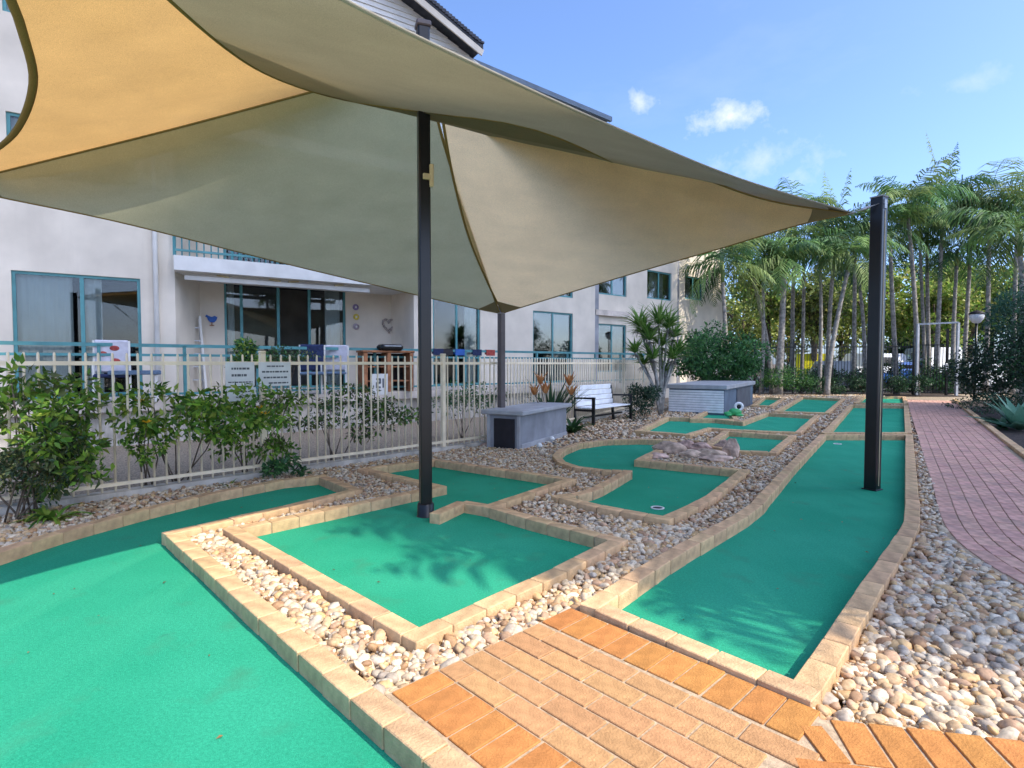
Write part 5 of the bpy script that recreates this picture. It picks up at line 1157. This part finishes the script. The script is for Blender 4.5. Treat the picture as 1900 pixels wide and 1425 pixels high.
# towels and bags over the rail of the right wing
for i, (px, m_, lab) in enumerate(((812, 'navy_cloth', 'navy towel over the railing right of the mast'), (830, 'vent_dark', 'black bag on the railing right of the navy towel'), (852, 'blue_paint', 'blue towel over the railing in the middle of the row'), (884, 'navy_cloth', 'dark blue towel beside the red towel on the railing'), (909, 'red_cloth', 'dark red towel at the right end of the railing row'))):
    q0 = on_plane(px, 652, RO+RN*.12, RN); t = MB(); t.box((0, -.035, -.075), (.30, .015, .15), 0, .005); t.box((0, 0, .006), (.30, .085, .012), 0, .004); t.box((0, .035, -.06), (.30, .015, .12), 0, .005); o = t.build('towel', m_, None, loc=(q0.x, q0.y, 1.752), rz=rrz); tag(o, lab, 'towel', 'cloths on the terrace railing')

# ================================================================== FAR FENCE, GATE, LAMP, CARS
ff = thing('boundary_fence', 'tall black tubular boundary fence in front of the car park', 'fence')
fa, fb = at(1400, 700, 26.2), at(1694, 700, 25.2); fa.z = fb.z = 0; fdv = (fb-fa); fn = fdv.length; fd_ = fdv.normalized()
for z in (.15, 2.15): MB().bar((fa.x, fa.y, z), (fb.x, fb.y, z), .035, .045).build('rail', 'black_gloss', ff)
n = int(fn/.125); fbm = MB().box((0, 0, 1.2), (.018, .018, 2.3)).mesh('bar'); fbm.materials.append(MATS['black_gloss'])
for i in range(n): p = fa+fd_*(i*.125+.06); link('bar', fbm, None, ff, (p.x, p.y, 0))
for i in range(5): p = fa+fdv*i/4; MB().box((p.x, p.y, 1.25), (.07, .07, 2.55), 0, .006).build('post', 'black_gloss', ff)
ga, gb = at(1700, 735, 24.6), at(1774, 735, 24.0); ga.z = gb.z = 0
gt = thing('garden_gate', 'black barred gate in a tall galvanised tube frame at the end of the path', 'gate')
for p in (ga, gb): MB().bar((p.x, p.y, 0), (p.x, p.y, 3.15), .09).build('frame_post', 'galv', gt)
MB().bar((ga.x, ga.y, 3.12), (gb.x, gb.y, 3.16), .07).build('frame_head', 'galv', gt)
gd = (gb-ga)
for f0, f1 in ((.06, .72),):
    for z in (.18, 2.2): MB().bar(ga+gd*f0+Vector((0, 0, z)), ga+gd*f1+Vector((0, 0, z)), .04).build('leaf_rail', 'black_gloss', gt)
    for i in range(10): p = ga+gd*(f0+(f1-f0)*i/9); MB().bar((p.x, p.y, .1), (p.x, p.y, 2.25), .02).build('leaf_bar', 'black_gloss', gt)
p = ga+gd*.75; MB().bar((p.x, p.y, 0), (p.x, p.y, 2.9), .08).build('latch_post', 'black_gloss', gt); MB().box((p.x-.05, p.y-.05, 1.25), (.12, .06, .3), 0, .01).build('lock_box', 'galv', gt)
lp = at(1808, 720, 20.5); t = thing('garden_lamp', 'white globe lamp with a dark cap above the hedge', 'lamp', (lp.x, lp.y, 0)); lz = at(1808, 600, 20.5).z
MB().tube([(0, 0, 0), (0, 0, lz)], .04, 10).build('pole', 'black_gloss', t)
MB().lathe((0, 0, lz), [(.06, 0), (.13, .04), (.22, .18), (.23, .28), (.20, .34)], 18).build('globe', 'lamp_globe', t); MB().lathe((0, 0, lz+.335), [(.24, 0), (.25, .03), (.16, .10), (.05, .14), (.001, .15)], 18).build('cap', 'vent_dark', t)
def vehicle(label, cat, name, px, d, rz, L_, W_, H_, m1, m2, van=True, split=.5):
    p = at(px, 700, d); t = thing(name, label, cat, (p.x, p.y, -.03), rz)
    prof = [(-L_/2, .35), (-L_/2, H_*.55), (-L_/2+.12, H_*.95), (-L_/2+.3, H_), (L_*.22, H_), (L_*.34, H_*.62), (L_/2-.1, H_*.52), (L_/2, H_*.36), (L_/2, .3)] if van else [(-L_/2, .35), (-L_/2, H_*.62), (-L_*.36, H_*.66), (-L_*.22, H_), (L_*.12, H_), (L_*.27, H_*.64), (L_/2-.1, H_*.55), (L_/2, .3)]
    q = MB(); n_ = len(prof); vs = []
    for s_ in (-1, 1): vs += [(x, s_*W_/2*(.86 if z > H_*.7 else 1), z) for x, z in prof]
    q.add(vs, [tuple(range(n_)), tuple(range(2*n_-1, n_-1, -1))]+[(i, (i+1) % n_, (i+1) % n_+n_, i+n_) for i in range(n_)]); q.build('body', m1, t)
    for s_ in (-1, 1):
        q = MB(); q.box((-L_*.02, s_*(W_/2*.93+.012), H_*.76), (L_*.42, .03, H_*.26), 0, .01); q.build('window', 'window_dark', t)
        for x in (-L_*.31, L_*.31):
            q = MB(); q.lathe((0, 0, 0), [(.001, -.1), (.30, -.1), (.33, -.06), (.33, .06), (.30, .1), (.001, .1)], 16); o = q.build('wheel', 'rubber', t, loc=(x, s_*(W_/2-.08), .33)); o.rotation_euler = (R(90), 0, 0)
        MB().box((L_*.46, s_*W_*.36, H_*.42), (.1, .28, .14), 0, .02).build('headlight', 'eye_white', t)
        if m2: MB().box((0, s_*(W_/2+.006), H_*.34), (L_*.9, .02, H_*.24), 0, .004).build('side_panel', m2, t)
    return t
mat('window_dark', (.015, .015, .02), .15, .1, 4, spec=.5)
vehicle('white van with dark windows parked behind the square post', 'van', 'parked_van', 1612, 33, R(200), 4.2, 1.8, 2.0, 'car_white', None)
vehicle('yellow and cream van parked behind the left palms', 'van', 'parked_van', 1500, 34, R(250), 4.0, 1.8, 2.0, 'car_yellow', None)
vehicle('silver grey car between the yellow van and the white van', 'car', 'parked_car', 1548, 30, R(255), 4.0, 1.75, 1.55, 'car_silver', None, False)
vehicle('white van with a blue lower panel behind the gate', 'van', 'parked_van', 1735, 33, R(255), 4.4, 1.9, 2.35, 'car_white', 'car_blue')
vehicle('blue car behind the fence right of the square post', 'car', 'parked_car', 1672, 33, R(185), 4.2, 1.75, 1.5, 'car_blue', None, False)
vehicle('white car parked right of the gate half behind the hedge', 'car', 'parked_car', 1795, 30, R(200), 4.0, 1.75, 1.5, 'car_white', None, False)
# tall neighbouring block outside the right of the view: it keeps most of the yard in shade
tw = thing('apartment_tower', 'tall neighbouring apartment block outside the right of the view', 'building', off(0, 0))
q = MB(); n0, n1, q0, q1, HT = 3.35, 23.8, 55.0, 70.0, 88.0
q.prism([off(n0, q0).xy, off(n1, q0).xy, off(n1, q1).xy, off(n0, q1).xy], -.1, HT); q.build('wall', 'tower_wall', tw)
for k in range(1, 28):
    q = MB(); z = k*3.1; q.prism([off(n0+.4, q0-1.1).xy, off(n1-.4, q0-1.1).xy, off(n1-.4, q0).xy, off(n0+.4, q0).xy], z-.2, z); q.build('balcony_slab', 'white_trim', tw)
    for j in range(5):
        na = n0+1.2+j*4.0; q = MB(); q.prism([off(na, q0-.03).xy, off(na+2.4, q0-.03).xy, off(na+2.4, q0-.002).xy, off(na, q0-.002).xy], z+.1, z+2.3); q.build('window', 'window_dark', tw)
